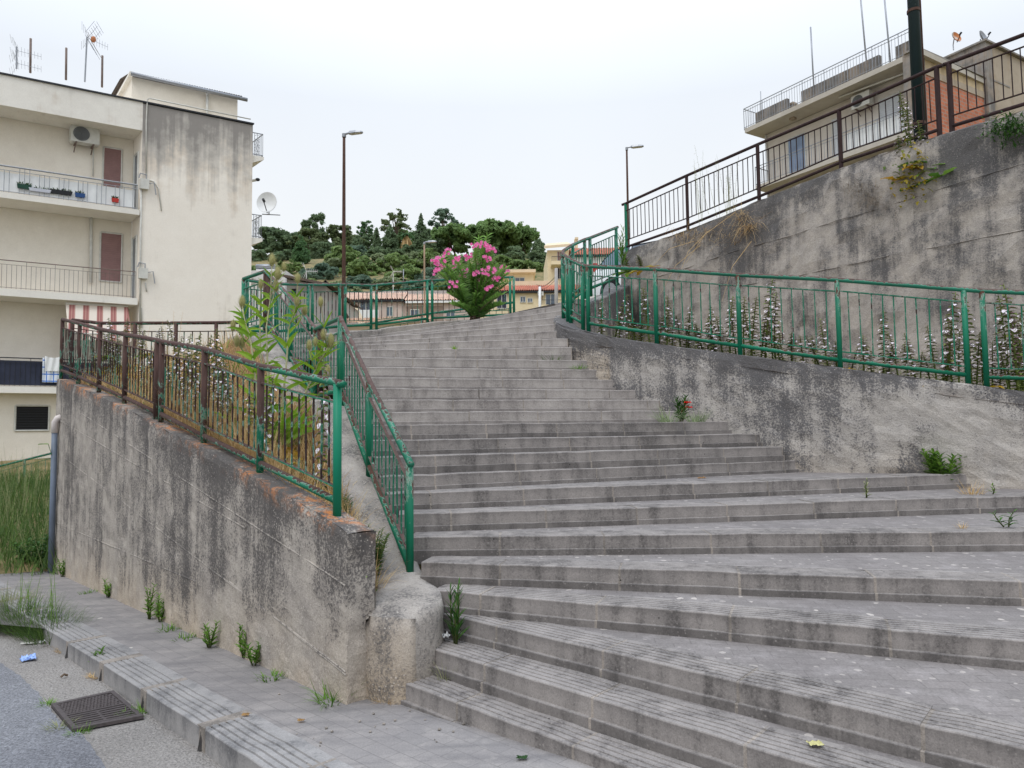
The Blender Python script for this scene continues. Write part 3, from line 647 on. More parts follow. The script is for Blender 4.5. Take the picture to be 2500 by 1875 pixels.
# ------------------------------------------------------------------ left apartment building
def plaster(name,light,mid,dark,cover=.1,top=.5,topd=2.,streak=.85,ss=(1.7,1.7,.07),sub=None):
    g=NG(name,.92); p=g.pos(); big=g.noise(p,.5,5); med=g.noise(p,3,5); fine=g.noise(p,45,3,.7)
    base=g.mix(g.rng(g.math('ADD',g.math('MULTIPLY',big,.6),g.math('MULTIPLY',med,.4)),.35,.65),light,mid)
    st=g.noise(g.pos(ss),1,6,.62,.3); st2=g.noise(g.pos((6,6,.25)),1,4,.6); s=g.math('ADD',g.math('MULTIPLY',st,streak),g.math('MULTIPLY',st2,.35)); s=g.math('ADD',s,g.math('MULTIPLY',big,.25))
    s=g.math('ADD',s,g.rng(g.attr('top'),0,topd,top,-.12)); s=g.math('ADD',s,g.math('MULTIPLY',g.math('SUBTRACT',med,.5),.35)); s=g.math('ADD',s,g.math('MULTIPLY',g.math('SUBTRACT',fine,.5),.2)); lo=1.0-.5*cover
    k=g.rng(s,lo,lo+.42,0,.88)
    och=g.mix(g.rng(g.noise(p,1.7,3),.4,.6),dark,rgb((170,140,104)))
    base=g.mix(k,base,g.mix(g.rng(k,.25,.6),och,dark)); base=g.mix(1.,base,g.grey(g.rng(fine,.3,.7,.93,1.06)),'MULTIPLY'); g.bump(g.math('ADD',fine,med),.35,.006)
    return g.col(base)
M['pl_side']=plaster('stained_cream_plaster',rgb((240,232,220)),rgb((232,223,210)),rgb((124,119,115)),.52,.5,3.6)
M['pl_back']=plaster('cream_plaster',rgb((234,226,212)),rgb((220,211,196)),rgb((120,112,102)),.2,.1,2)
M['pl_fascia']=plaster('grey_cream_plaster',rgb((234,229,219)),rgb((218,212,202)),rgb((130,126,116)),.42,.1,1)
LA=Vector((-12.4,23.4,0)); le=Vector((.858,.514,0)).normalized(); ln=Vector((-.674,.738,0)).normalized()
def LBp(s,t,z): return LA+le*s+ln*t+Vector((0,0,z))
def LS(u): return (ON(u,800,LA,LA+le)-LA).dot(le)
def Lon(u,v,t=0): 
    q=ON(u,v,LA+ln*t,LA+ln*t+le); return q
s0=LS(338); sc=LS(612)
def lbox(mb,sa,sb,ta,tb,za,zb,a=0.,m=0):
    mb.hexa([LBp(sa,ta,za),LBp(sb,ta,za),LBp(sb,tb,za),LBp(sa,tb,za),LBp(sa,ta,zb),LBp(sb,ta,zb),LBp(sb,tb,zb),LBp(sa,tb,zb)],a,m)
bl=thing('apartment_building','cream apartment block with deep balconies and a black stained blind wall','building',LBp(s0,0,-2))
mb=MB(); ns,nzz=12,40
rows=[[LBp(lerp(s0,sc,i/ns),0,lerp(-3,12.77,j/nzz)) for j in range(nzz+1)] for i in range(ns+1)]
mb.grid(rows,[[(12.77-p.z,9) for p in r] for r in rows])
rows=[[LBp(sc,lerp(0,9,i/4),lerp(-3,12.77,j/10)) for j in range(11)] for i in range(5)]; mb.grid(rows,[[(3+12.77-p.z,9) for p in r] for r in rows])
rows=[[LBp(lerp(s0,sc,i/2),lerp(0,9,j/2),12.77) for j in range(3)] for i in range(3)]; mb.grid(rows,[[(9,9)]*3]*3)
rows=[[LBp(s0,lerp(0,1.07,i/2),lerp(-3,12.77,j/10)) for j in range(11)] for i in range(3)]; mb.grid(rows,[[(9,9)]*11]*3)
mb.build('side_wall',M['pl_side'],bl)
mb=MB(); lbox(mb,-14,s0,1.08,9,-3,12.7,9); mb.build('back_wall',M['pl_back'],bl)
mb=MB(); lbox(mb,-14,s0-.003,.0,1.07,11.83,12.8,.5); mb.build('parapet',M['pl_fascia'],bl)
mb=MB(); lbox(mb,-14,sc+.03,-.05,.25,12.8,12.85,9); mb.build('coping',M['dark'],bl)
for z0,z1 in ((8.9,9.08),(5.87,6.09),(2.9,3.1)):
    mb=MB(); lbox(mb,-14,s0-.06,-.08,1.07,z0,z1,9); mb.build('balcony_slab',M['pl_fascia'],bl)
mb=MB(); lbox(mb,-14,s0-.003,.42,1.06,-3,2.9,9); mb.build('base_wall',M['pl_back'],bl)
def louvre(name,par,q,mat,n=18,d=.02,frame=M['dirtywhite'],nrm=None):
    """shutter or panel between four corner points: bl br tr tl, slatted"""
    a,b,c,e=q; nv=nrm or (b-a).cross(e-a).normalized()
    mb=MB(); rows=[]
    for i in range(n*2+1):
        t=i/(2*n); o=nv*(d*(.5 if i%2 else .15)); rows.append([a.lerp(e,t)+o,b.lerp(c,t)+o])
    mb.grid(rows); o=mb.build(name,mat,par)
    mb=MB()
    w=.05
    for p,r in ((a,e),(b,c),(e,c),(a,b)): mb.tube([p+nv*.01,r+nv*.01],w*.6,4)
    mb.build('frame',frame,o); return o
def lq(u0,v0,u1,v1,t): # upright rectangle on a plane t behind the facade
    a=Lon(u0,v0,t);b=Lon(u1,v1,t); 
    return [Vector((a.x,a.y,b.z)),Vector((b.x,b.y,b.z)),Vector((b.x,b.y,a.z)),a]
T_=1.07; out=ln*-1
louvre('shutter',bl,lq(253,358,296,462,T_),M['shutter'],22,nrm=out); louvre('shutter',bl,lq(246,566,296,690,T_),M['shutter'],24,nrm=out)
q=lq(38,990,119,1051,.41); louvre('window',bl,q,M['black'],10,nrm=out)
for z0,z1,nm in ((9.15,11.2,'side_window'),(6.15,8.3,'side_window')):
    mb=MB(); c0=[LBp(s0-.012,.35,z0),LBp(s0-.012,.85,z0),LBp(s0-.012,.85,z1),LBp(s0-.012,.35,z1)]; mb.poly(c0); o=mb.build(nm,M['glass'],bl)
    mb=MB()
    for p,r in zip(c0,c0[1:]+c0[:1]): mb.tube([p,r],.04,4)
    mb.build('frame',M['dirtywhite'],o)
def rail_plane(par,s_a,s_b,t,z0,z1,sp,mat,rr=.02,triple=False,bars=True):
    mb=MB(); mb.tube([LBp(s_a,t,z1),LBp(s_b,t,z1)],rr*1.3,6); mb.tube([LBp(s_a,t,z0+.05),LBp(s_b,t,z0+.05)],rr*.6,6); mb.tube([LBp(s_a,t,z1-.13),LBp(s_b,t,z1-.13)],rr*.5,6)
    n=int((s_b-s_a)/sp)
    for i in range(n+1):
        s=s_b-i*sp
        for o in ((-.13,0,.13) if triple else (0,)): mb.tube([LBp(s+o,t,z0+.02),LBp(s+o,t,z1-(0 if i%6==0 else .13))],rr*.5,5)
    return mb.build('balcony_railing',mat,par)
rail_plane(bl,-14,s0-.12,-.03,9.08,9.92,.52,M['galv'],triple=True)
rail_plane(bl,-14,s0-.12,-.03,6.09,6.98,.125,M['rustpipe'],.012)
rail_plane(bl,-14,s0-.6,-.03,3.1,3.98,.13,M['dark'],.014)
mb=MB(); n=220; rows=[[],[],[]]
for i in range(n+1):
    s=lerp(-14,s0-.2,i/n); wv=.014*nz(s*7,0,0)+.02*nz(s*2,3,0)
    for j,z in enumerate((9.16,9.45,9.74)): rows[j].append(LBp(s,.03+wv+.01*nz(s*5,z*9,1),z+.015*nz(s*3,z,2)))
mb.grid(rows); mb.build('balcony_screen',M['white'],bl)
mb=MB(); lbox(mb,-14,s0-.7,.0,.02,3.15,3.9); mb.build('balcony_screen',plain('dark_mesh_screen',rgb((52,56,72)),.8,.25,3),bl)
# down pipes and cables
mb=MB(); a=Lon(362,800,-.04); 
def lpipe(pts,r,name='pipe',mat=None,t=-.03,par=None):
    mb=MB(); mb.tube([Lon(u,v,t) for u,v in pts],r,6); return mb.build(name,mat or M['dirtywhite'],par or bl,True)
lpipe([(342,800),(343,600),(345,440)],.03); lpipe([(357,430),(357,300),(360,243),(366,240),(612,291)],.022); lpipe([(357,438),(376,443),(387,460),(394,515)],.018)
lpipe([(340,748),(346,752),(347,800)],.015); lpipe([(222,690),(223,518)],.05,t=1.0); lpipe([(227,430),(228,360),(238,352)],.025,t=1.0)
lpipe([(355,690),(358,712)],.02)
for u,v in ((352,450),(349,668)):
    mb=MB(); p=Lon(u,v,-.08); mb.obox(p,le*.13,ln*.08,Vector((0,0,.17))); b=mb.build('meter_box',M['dirtywhite'],bl)
    mb=MB(); mb.tube([p+Vector((0,0,.17))+le*.06,p+Vector((0,0,.34))+le*.06,p+Vector((0,0,.36))-le*.12,p+Vector((0,0,.2))-le*.16],.02,6); mb.tube([p+Vector((0,0,.05))+le*.13,p+le*.3+Vector((0,0,.1)),p+le*.36+Vector((0,0,-.3))],.018,6); mb.build('meter_pipe',M['galv'],b)
# penthouse
mb=MB(); sp0,sp1=LS(312)+.25,sc-.1; lbox(mb,sp0,sp1,1.2,6,12.77,14.15,9); mb.build('penthouse_wall',M['pl_back'],bl)
mb=MB(); rows=[]
n=110
for i in range(n+1):
    s=lerp(sp0-.1,sp1+.1,i/n); w=.045*abs(math.sin(i*PI/2.5)); rows.append([LBp(s,1.0,14.2+w),LBp(s,2.4,14.5+w),LBp(s,6.2,14.1+w)])
mb.grid(rows); rf=mb.build('tile_roof',plain('mossy_tiles',rgb((104,94,86)),.9,.35,9),bl)
mb=MB(); mb.tube([LBp(sp0-.1,.93,14.13),LBp(sp1+.25,.93,14.09)],.075,8); mb.build('gutter',M['galv'],rf,True)
mb=MB(); mb.tube([LBp(sp1-1.1,1.08,14.1),LBp(sp1-1.1,1.08,12.8)],.05,8); mb.build('drain_pipe',M['dirtywhite'],rf,True)
mb=MB(); mb.hexa([LBp(sp0-.12,1.0,14.15),LBp(sp0,1.0,14.15),LBp(sp0,6,13.5),LBp(sp0-.12,6,13.5),LBp(sp0-.12,1.0,14.25),LBp(sp0,1.0,14.25),LBp(sp0,6,13.6),LBp(sp0-.12,6,13.6)]); mb.build('verge',M['pl_fascia'],rf)
# balconies of the hidden right side
for vt,vs_,dd in ((333,381,25.9),(521,581,25.9)):
    zt=AD(612,vt,dd).z; zz=AD(612,vs_,dd).z; xr=AD(641,400,dd).x; x0=LBp(sc,0,0).x
    y0=LBp(sc,0,0).y
    w_=.42 if vt>400 else .44
    zz=H+(ray(636,vs_).z)*(y0+.2); zt=zz+.86
    def sbp(a,t,z): return LBp(sc+a,t,0)*1+Vector((0,0,z))
    mb=MB(); mb.hexa([sbp(.005,.1,zz-.3),sbp(w_,.1,zz-.1),sbp(w_,2.6,zz-.1),sbp(.005,2.6,zz-.3),sbp(.005,.1,zz),sbp(w_,.1,zz),sbp(w_,2.6,zz),sbp(.005,2.6,zz)]); mb.build('side_balcony_slab',M['pl_fascia'],bl)
    mb=MB(); A=LBp(sc+.02,.14,0);B=LBp(sc+w_-.03,.14,0);D=LBp(sc+w_-.03,2.5,0)
    for p,r in ((A,B),(B,D)):
        for z in (zt,zz+.06): mb.tube([p+Vector((0,0,z)),r+Vector((0,0,z))],.018,6)
        n=4 if p is A else 18
        for i in range(n+1):
            c=p.lerp(r,i/n); mb.tube([c+Vector((0,0,zz)),c+Vector((0,0,zt))],.009,5)
        e=(r-p).normalized()
        for q in ((.5,) if p is A else (.2,.5,.8)):
            c=p.lerp(r,q)
            for k in range(3): mb.tube([c+e*(.1*math.cos(a*PI/6))+Vector((0,0,zz+.2+k*.22+.1*math.sin(a*PI/6)+.06)) for a in range(13)],.008,4)
    mb.build('side_balcony_railing',M['galv'],bl)
# things fixed to or standing on the building
def box_ac(label,c,ex,ey,w,h,d,cat='air conditioner'):
    ex=Vector(ex).normalized(); ey=Vector(ey).normalized(); c=Vector(c); t=thing('air_conditioner',label,cat,c-Vector((0,0,h/2)))
    mb=MB(); mb.obox(c,ex*w/2,ey*d/2,Vector((0,0,h/2))); mb.build('casing',M['dirtywhite'],t)
    f=c-ey*(d/2+.012)-ex*w*.14; mb=MB(); r0=h*.42
    for r in [r0*k/7 for k in range(1,8)]: mb.tube([f+ex*r*math.cos(a*PI/12)+Vector((0,0,r*math.sin(a*PI/12))) for a in range(25)],.006,4)
    mb.build('fan_grille',M['galv'],t)
    mb=MB(); pts=[f+ey*.009+ex*r0*math.cos(a*PI/12)+Vector((0,0,r0*math.sin(a*PI/12))) for a in range(24)]; mb.poly(pts); mb.build('fan_opening',plain('fan_shadow',rgb((92,94,94)),.7),t)
    mb=MB()
    for s in (-.3,.3): mb.bar(c+ex*w*s-Vector((0,0,h/2+.02))-ey*d*.5,c+ex*w*s-Vector((0,0,h/2+.02))+ey*(d/2+.1),.04,.04); mb.bar(c+ex*w*s-Vector((0,0,h/2))-ey*d*.3,c+ex*w*s-Vector((0,0,h/2+.25))+ey*(d/2+.1),.03,.03)
    mb.build('bracket',M['rustpipe'],t); return t
a=Lon(176,318,.75);b=Lon(236,345,.75); box_ac('white air conditioner hung on the wall over the white screened top balcony',(a+b)/2,le,ln,.82,.56,.3)
def dish(label,c,aim,r,arm=None,mat=None,lnb_d=None,post=None):
    c=Vector(c); aim=Vector(aim).normalized(); t=thing('satellite_dish',label,'satellite dish',post or c)
    x=aim.cross(Vector((0,0,1))).normalized(); y=x.cross(aim)
    mb=MB(); rows=[]
    for i in range(7):
        q=r*i/6; rows.append([c+aim*(.35*q*q/r)+x*q*math.cos(a*PI/12)+y*q*1.06*math.sin(a*PI/12) for a in range(25)])
    mb.grid(rows); rows=[[p-aim*.02 for p in rr] for rr in rows][::-1]; mb.grid(rows); mb.build('reflector',mat or M['white'],t,True)
    mb=MB(); f=c+aim*r*1.0-y*r*.25; mb.tube([c-y*r,f],.018*max(1,r/.4),6); mb.build('arm',M['dark'],t)
    mb=MB(); mb.tube([f-aim*.05+y*.02,f+aim*.08+y*.06],.05*max(.8,r/.4),8); mb.build('receiver',M['dark'],t)
    mb=MB(); mb.tube([c-aim*.06,c-aim*.12-Vector((0,0,r*.9)),Vector(post) if post else c-aim*.12-Vector((0,0,r*1.6))],.022,8); mb.build('mount',M['galv'],t); return t
p=AD(654,497,25.6); dish('white satellite dish on a bar beside the lower side balcony',p,(-.05,-1,.12),.37,post=AD(652,524,25.9))
mb=MB(); mb.tube([AD(640,523,25.9),AD(684,525,25.9)],.02,6); tag(mb.build('mounting_bar',M['galv']),'thin steel bar sticking out sideways below the white satellite dish','bar')
mb=MB(); p=AD(612,442,25.6); mb.tube([p,AD(628,439,25.6)],.05,8); a=mb.build('wall_lamp',M['dirtywhite']); tag(a,'small grey lamp sticking out from the corner of the cream block','lamp')
mb=MB(); mb.sphere(AD(629,438.5,25.6),.09,.07,.06); mb.build('lamp_head',M['dark'],a)
def mast(label,pts,r=.025,cat='mast',mat=None,name='roof_mast'):
    mb=MB(); mb.tube(pts,r,6); return tag(mb.build(name,mat or M['rustpipe'],None,True),label,cat)
def Lm(u,v,t): return Lon(u,v,t)
mast('tall bare rust-flecked mast on the flat roof, just right of the two-tier aerial',[Lm(74,178,1),Lm(75,94,1)],.035); mast('bare mast between the two television aerials on the flat roof',[Lm(161,195,1),Lm(162,117,1)],.035); mast('bare mast next to the penthouse on the flat roof',[Lm(249,213,1.),Lm(250,136,1.)],.035)
def yagi(mb,p,dx,up,L,n,w,r=.0036):
    e=dx.normalized(); sd=e.cross(Vector((0,0,1))).normalized()*.55+Vector((0,0,1))*.45; sd=sd.normalized()
    mb.tube([p,p+e*L],r*1.6,5)
    for i in range(n): q=p+e*L*(.15+.85*i/(n-1)); ww=w*(1-.35*i/n); mb.tube([q-sd*ww/2,q+sd*ww/2],r,4)
    for s in (-1,1):
        for k in range(5):
            a=p-e*.03*k+Vector((0,0,s*(.06+.07*k)))+e*(-.02*k); s2=e.cross(Vector((0,0,1))).normalized(); mb.tube([a-s2*.3,a+s2*.3],r,4)
        mb.tube([p,p-e*.15+Vector((0,0,s*.4))],r,4)
t=thing('tv_antenna','two-tier television aerial at the left end of the flat roof','aerial',Lm(40.5,168,.6)); mb=MB(); mb.tube([Lm(40.5,168,.6),Lm(40.5,114,.6)],.025,6); mb.build('mast',M['galv'],t)
for v in (124,155):
    mb=MB(); yagi(mb,Lm(44,v,.6),le*1+Vector((0,0,-.05)),0,.62,7,.3); mb.build('aerial',M['galv'],t)
t=thing('tv_antenna','television aerial with a large mesh reflector on a tall thin mast above the roof','aerial',Lm(207,200,.6)); mb=MB(); mb.tube([Lm(207,200,.6),Lm(212.5,90,.6)],.025,6); mb.build('mast',M['galv'],t)
mb=MB(); p=Lm(216,94,.6); yagi(mb,p,le+Vector((0,0,-.25)),0,.58,7,.32)
for s in (1,-1):
    for k in range(6): 
        a=p+Vector((0,0,s*(.05+.085*k)))+le*(.05*k); s2=ln; mb.tube([a-s2*.35-le*.1,a+s2*.35+le*.25],.006,4)
    for q in (-.3,0,.3): mb.tube([p+Vector((0,0,s*.05))+ln*q+le*q*.5,p+Vector((0,0,s*.5))+le*.25+ln*q+le*q*.5],.006,4)
mb.build('aerial',M['galv'],t)
mb=MB(); mb.sphere(Lm(228,96,.55),.09,.06,.11); mb.build('amplifier',plain('orange_cap',rgb((186,120,80)),.6),t)
# awning
g=NG('striped_awning_cloth',.85); p=g.pos(); sx_=g.n('ShaderNodeVectorMath',operation='DOT_PRODUCT'); g.lk(p,sx_.inputs[0]); sx_.inputs[1].default_value=tuple(le*1.0)
fr=g.math('FRACT',g.math('MULTIPLY',sx_.outputs['Value'],2.6)); k=g.math('GREATER_THAN',fr,.55); k2=g.math('GREATER_THAN',g.math('FRACT',g.math('MULTIPLY',fr,5)),.5)
g.col(g.mix(k,rgb((216,204,190)),g.mix(k2,rgb((150,96,92)),rgb((172,128,118)))))
t=thing('awning','faded red and cream striped awning hanging under the second balcony','awning',Lm(230,745,.1))
mb=MB(); rows=[]
for i in range(31):
    u=lerp(160,312,i/30); a=Lm(u,lerp(741,748,i/30),.1); b=Vector((a.x,a.y,a.z-1.0))-ln*.5; c=Vector((a.x,a.y,a.z-1.22))-ln*.52; rows.append([a,a.lerp(b,.5)+Vector((0,0,.01*math.sin(i*2))),b,c+Vector((0,0,.03*math.sin(i*2.1)))])
mb.grid(rows); mb.build('cloth',g.m,t)
mb=MB(); mb.tube([rows[0][0],rows[-1][0]],.04,8); mb.tube([rows[0][2],rows[-1][2]],.02,6); mb.build('roller',M['dirtywhite'],t)
# laundry
def cloth(label,u0,v0,u1,v1,t_,mat,sag=.05):
    a=Lm(u0,v0,t_);b=Lm(u1,v0,t_);z1=Lm(u0,v1,t_).z; mb=MB(); rows=[]
    for i in range(13):
        p=a.lerp(b,i/12); rows.append([Vector((p.x,p.y,lerp(a.z,z1,j/8)-sag*math.sin(PI*i/12)*(j==0)))-ln*(.02*math.sin(i*1.3+j*.3)+.01*j/8) for j in range(9)])
    mb.grid(rows); return tag(mb.build('towel',mat),label,'towel')
g=NG('checked_towel',.9); p=g.pos(); q=g.vor(p,6,'Distance'); sx_=g.n('ShaderNodeVectorMath',operation='DOT_PRODUCT'); g.lk(p,sx_.inputs[0]); sx_.inputs[1].default_value=tuple(le); sp_=g.n('ShaderNodeSeparateXYZ'); g.lk(p,sp_.inputs[0])
k=g.math('MAXIMUM',g.math('LESS_THAN',g.math('FRACT',g.math('MULTIPLY',sx_.outputs['Value'],5.4)),.14),g.math('LESS_THAN',g.math('FRACT',g.math('MULTIPLY',sp_.outputs[2],4.6)),.16)); g.col(g.mix(k,rgb((214,220,228)),rgb((74,120,196))))
cloth('blue and white checked towel hung over the dark balcony rail',104,872,147,933,-.11,g.m); cloth('plain white towel hung in front of the blue checked towel',110,869,150,906,-.15,M['white'])
# crates and pots on the white balcony
for lab,u,v,w,h,c in (('dark green planter box at the foot of the white balcony screen',59,461,.38,.13,(30,66,52)),('long white planter box on the balcony floor beside the green one',97,469,.6,.1,(190,192,200)),('black planter box on the balcony floor between white and blue ones',149,475,.62,.13,(34,34,38)),('blue planter box on the balcony floor',195,482,.28,.13,(40,74,124)),('red flower pot low on the white balcony',281,494,.2,.13,(176,52,42))):
    t=thing('planter',lab,'planter',Lm(u,v,0)); p=Lm(u,v,-.005)+Vector((0,0,.0)); mb=MB(); P8=[p-le*w/2-ln*.05,p+le*w/2-ln*.05,p+le*w/2+ln*.02,p-le*w/2+ln*.02]; mb.hexa([q+(q-p)*-.12 for q in P8]+[q+Vector((0,0,h)) for q in P8]); mb.build('tub',plain('planter_plastic',rgb(c),.6),t)
    mb=MB()
    for i in range(26): q=p+le*U(-w/2,w/2)*.9+Vector((0,0,h)); mb.leaf(q,(U(-1,1),U(-1,1),1.2),U(.05,.12),.03,.5,R())
    mb.build('sprouts',foliage('sprout_leaf',rgb((40,70,36)),rgb((84,110,54))),t)
# ------------------------------------------------------------------ right building on the hill
FA=Vector((11.9,35,0)); FB=Vector((16.4,27.6,0)); fe=(FB-FA).normalized(); fn=Vector((-fe.y,fe.x,0)); fn=fn if fn.y>0 else -fn
def Fon(u,v,t=0): return ON(u,v,FA+fn*t,FB+fn*t)
def fp(s,t,z): return FA+fe*s+fn*t+Vector((0,0,z))
FL=(FB-FA).length
zr=(Fon(1835,304).z+Fon(2216,162).z)/2; zb_=(Fon(1854,452).z+Fon(2205,342).z)/2
br=thing('apartment_house','beige hillside house with roof terrace railings and a long balcony','building',fp(0,0,zb_-4))
def fbox(mb,sa,sb,ta,tb,za,zc,a=9.,m=0): mb.hexa([fp(sa,ta,za),fp(sb,ta,za),fp(sb,tb,za),fp(sa,tb,za),fp(sa,ta,zc),fp(sb,ta,zc),fp(sb,tb,zc),fp(sa,tb,zc)],a,m)
M['pl_hill']=plaster('hillside_plaster',rgb((202,194,184)),rgb((184,174,162)),rgb((104,98,90)),.3,.0,1); M['pl_grey']=plaster('grey_render',rgb((150,145,140)),rgb((128,123,118)),rgb((70,68,66)),.7,.2,.6,ss=(3,3,.2)); M['soffit']=plaster('stained_soffit',rgb((190,183,172)),rgb((172,164,152)),rgb((112,102,90)),.45,.2,1,ss=(1.5,1.5,1.5))
mb=MB(); fbox(mb,.35,FL-.5,1.1,8,zb_-6,zr-.02); mb.build('front_wall',M['pl_hill'],br)
mb=MB(); fbox(mb,0,FL+.15,0,8,zr,zr+.22); mb.build('roof_slab',M['soffit'],br)
mb=MB(); fbox(mb,.5,FL-.5,.05,1.09,zb_,zb_+.2); mb.build('balcony_slab',M['soffit'],br)
def fs(u,v=250): return (Fon(u,v)-FA).dot(fe)
zt=zr+.22
for ua,ub,h in ((1838,1917,.62),(1952,2146,.62),(2188,2235,.62)):
    mb=MB(); fbox(mb,fs(ua),fs(ub),.14,.34,zt,zt+h,.1); mb.build('terrace_parapet',M['pl_grey'],br)
def frail(s_a,s_b,z0,z1,sp,mat,t=.03,r=.014):
    mb=MB(); mb.tube([fp(s_a,t,z1),fp(s_b,t,z1)],r*1.6,6); mb.tube([fp(s_a,t,z1-.14),fp(s_b,t,z1-.14)],r,5); mb.tube([fp(s_a,t,z0+.08),fp(s_b,t,z0+.08)],r,5)
    n=int((s_b-s_a)/sp)
    for i in range(n+1): s=s_a+(s_b-s_a)*i/n; mb.tube([fp(s,t,z0-.05),fp(s,t,z1-(0 if i%8==0 else .08))],r*(1.3 if i%8==0 else .7),5)
    if s_a<1:
        mb.tube([fp(s_a,t,z1),fp(s_a,t+2,z1)],r*1.6,6); mb.tube([fp(s_a,t,z0+.08),fp(s_a,t+2,z0+.08)],r,6)
        for i in range(14): mb.tube([fp(s_a,t+i*.15,z0),fp(s_a,t+i*.15,z1)],r*.7,5)
    return mb
frail(-.05,FL+.1,zt,Fon(1829,259).z,.14,M['galv']).build('terrace_railing',M['galv'],br)
frail(.5,FL-.5,zb_+.2,zb_+1.15,.13,M['galv'],.08).build('balcony_railing',M['galv'],br)
mb=MB(); fbox(mb,fs(2058),fs(2205),.16,.18,zb_+.28,zb_+1.08); mb.build('balcony_screen',M['white'],br)
TW_=1.09; fo=fn*-1
def fq(u0,v0,u1,v1): a=Fon(u0,v0,TW_);b=Fon(u1,v1,TW_); return [Vector((a.x,a.y,b.z)),Vector((b.x,b.y,b.z)),Vector((b.x,b.y,a.z)),a]
zd=zb_+.21
def fwin(ua,ub,z0,z1,mat,nm,n=16):
    a=Fon(ua,300,TW_);b=Fon(ub,300,TW_); return louvre(nm,br,[Vector((a.x,a.y,z0)),Vector((b.x,b.y,z0)),Vector((b.x,b.y,z1)),Vector((a.x,a.y,z1))],mat,n,nrm=fo)
fwin(1922,1964,zd,zd+2.15,plain('blue_grey_door',rgb((120,136,160)),.4,.2,2),'balcony_door',4); fwin(2031,2054,zd+.3,zd+2.2,M['ltshutter'],'shutter'); fwin(2148,2200,zd,zd+2.2,M['ltshutter'],'shutter',24)
mb=MB(); mb.tube([fp(.42,1.05,zr-.05),fp(.42,1.05,zb_-5)],.05,8); mb.tube([fp(FL-.35,.9,zr-.6),fp(FL-.35,.9,zb_-5)],.06,8); mb.build('drain_pipe',M['white'],br,True)
mb=MB(); mb.tube([Fon(2048,238,.5),Fon(2217,176,.5)],.035,6); mb.build('awning_roller',M['dirtywhite'],br)
a=Fon(2105,246,.8); box_ac('white air conditioner on the beige hillside house above the screened balcony',a,fe,fn,.85,.6,.32)
# side gable
ge=Vector((1.75,1,0)).normalized(); zg=Fon(2281,101).z
G0=fp(FL,0,0); G0=Vector((FB.x,FB.y,0))
gb_=NG('orange_hollow_brick',.9); p=gb_.pos(); dx=gb_.n('ShaderNodeVectorMath',operation='DOT_PRODUCT'); gb_.lk(p,dx.inputs[0]); dx.inputs[1].default_value=tuple(ge); sp_=gb_.n('ShaderNodeSeparateXYZ'); gb_.lk(p,sp_.inputs[0]); cx=gb_.n('ShaderNodeCombineXYZ'); gb_.lk(dx.outputs['Value'],cx.inputs[0]); gb_.lk(sp_.outputs[2],cx.inputs[1])
bt=gb_.n('ShaderNodeTexBrick'); gb_.lk(cx.outputs[0],bt.inputs['Vector']); bt.inputs['Scale'].default_value=1; bt.inputs['Brick Width'].default_value=.3; bt.inputs['Row Height'].default_value=.16; bt.inputs['Mortar Size'].default_value=.018
bt.inputs['Color1'].default_value=rgb((196,120,88))+(1,); bt.inputs['Color2'].default_value=rgb((176,104,76))+(1,); bt.inputs['Mortar'].default_value=rgb((158,140,128))+(1,); gb_.bump(bt.outputs['Fac'],-.5,.01)
gb_.col(gb_.mix(gb_.rng(gb_.noise(p,1.2,4),.4,.65,0,.4),bt.outputs['Color'],rgb((128,84,66))))
M['ochre']=plaster('ochre_plaster',rgb((198,178,142)),rgb((182,164,134)),rgb((120,104,84)),.3,.3,1.2); M['beigeg']=plaster('rough_beige_render',rgb((178,164,146)),rgb((160,147,130)),rgb((112,100,86)),.4,.2,1)
def gp(s,t,z): return G0+ge*s+Vector((-ge.y,ge.x,0))*t+Vector((0,0,z))
def gbox(mb,sa,sb,ta,tb,za,zc,a=9.): mb.hexa([gp(sa,ta,za),gp(sb,ta,za),gp(sb,tb,za),gp(sa,tb,za),gp(sa,ta,zc),gp(sb,ta,zc),gp(sb,tb,zc),gp(sa,tb,zc)],a)
zbr=ON(2300,196,G0,G0+ge).z
mb=MB(); gbox(mb,-.02,.5,0,.6,zb_-6,zg,.2); mb.build('corner_column',M['pl_grey'],br)
mb=MB(); gbox(mb,.5,7,.05,.4,zbr+.28,zg,.2); mb.build('gable_wall',M['ochre'],br)
mb=MB(); gbox(mb,.5,7,.03,.4,zbr,zbr+.28,.2); mb.build('concrete_beam',M['beigeg'],br)
mb=MB(); gbox(mb,.5,7,.06,.4,zb_-6,zbr,9); mb.build('brick_wall',gb_.m,br)
mb=MB(); gbox(mb,-.1,7,-.08,.5,zg,zg+.07,9); mb.build('coping',M['pl_grey'],br)
# second hillside block behind
q=ON(2404,107,G0,G0+ge); 
mb=MB(); sS=(Vector((q.x,q.y,0))-G0).dot(ge); z2=q.z
b2=thing('hillside_house','rough beige block rising behind the brick gable at the right edge','building',gp(sS+4,0,zb_-6))
mb=MB(); gbox(mb,sS-.2,sS+.35,-.12,6,zb_-6,z2,.3); mb.build('corner_pier',M['pl_grey'],b2)
mb=MB(); gbox(mb,sS+.35,sS+14,-.06,6,zb_-6,z2-.02,.3); mb.build('side_wall',M['beigeg'],b2)
mb=MB(); gbox(mb,sS-.3,sS+14,-.2,6,z2,z2+.08,.3); mb.build('coping',M['pl_grey'],b2)
rg=NG('rusty_dish_paint',.8); p=rg.pos(); rg.col(rg.mix(rg.rng(rg.noise(p,3.5,5),.42,.58),rgb((206,200,192)),rgb((190,120,74))))
dish('rust-streaked satellite dish on the roof edge above the brick gable',AD(2332,93,29.5),(.3,-.9,.3),.24,mat=rg.m,post=AD(2328,122,29.5))
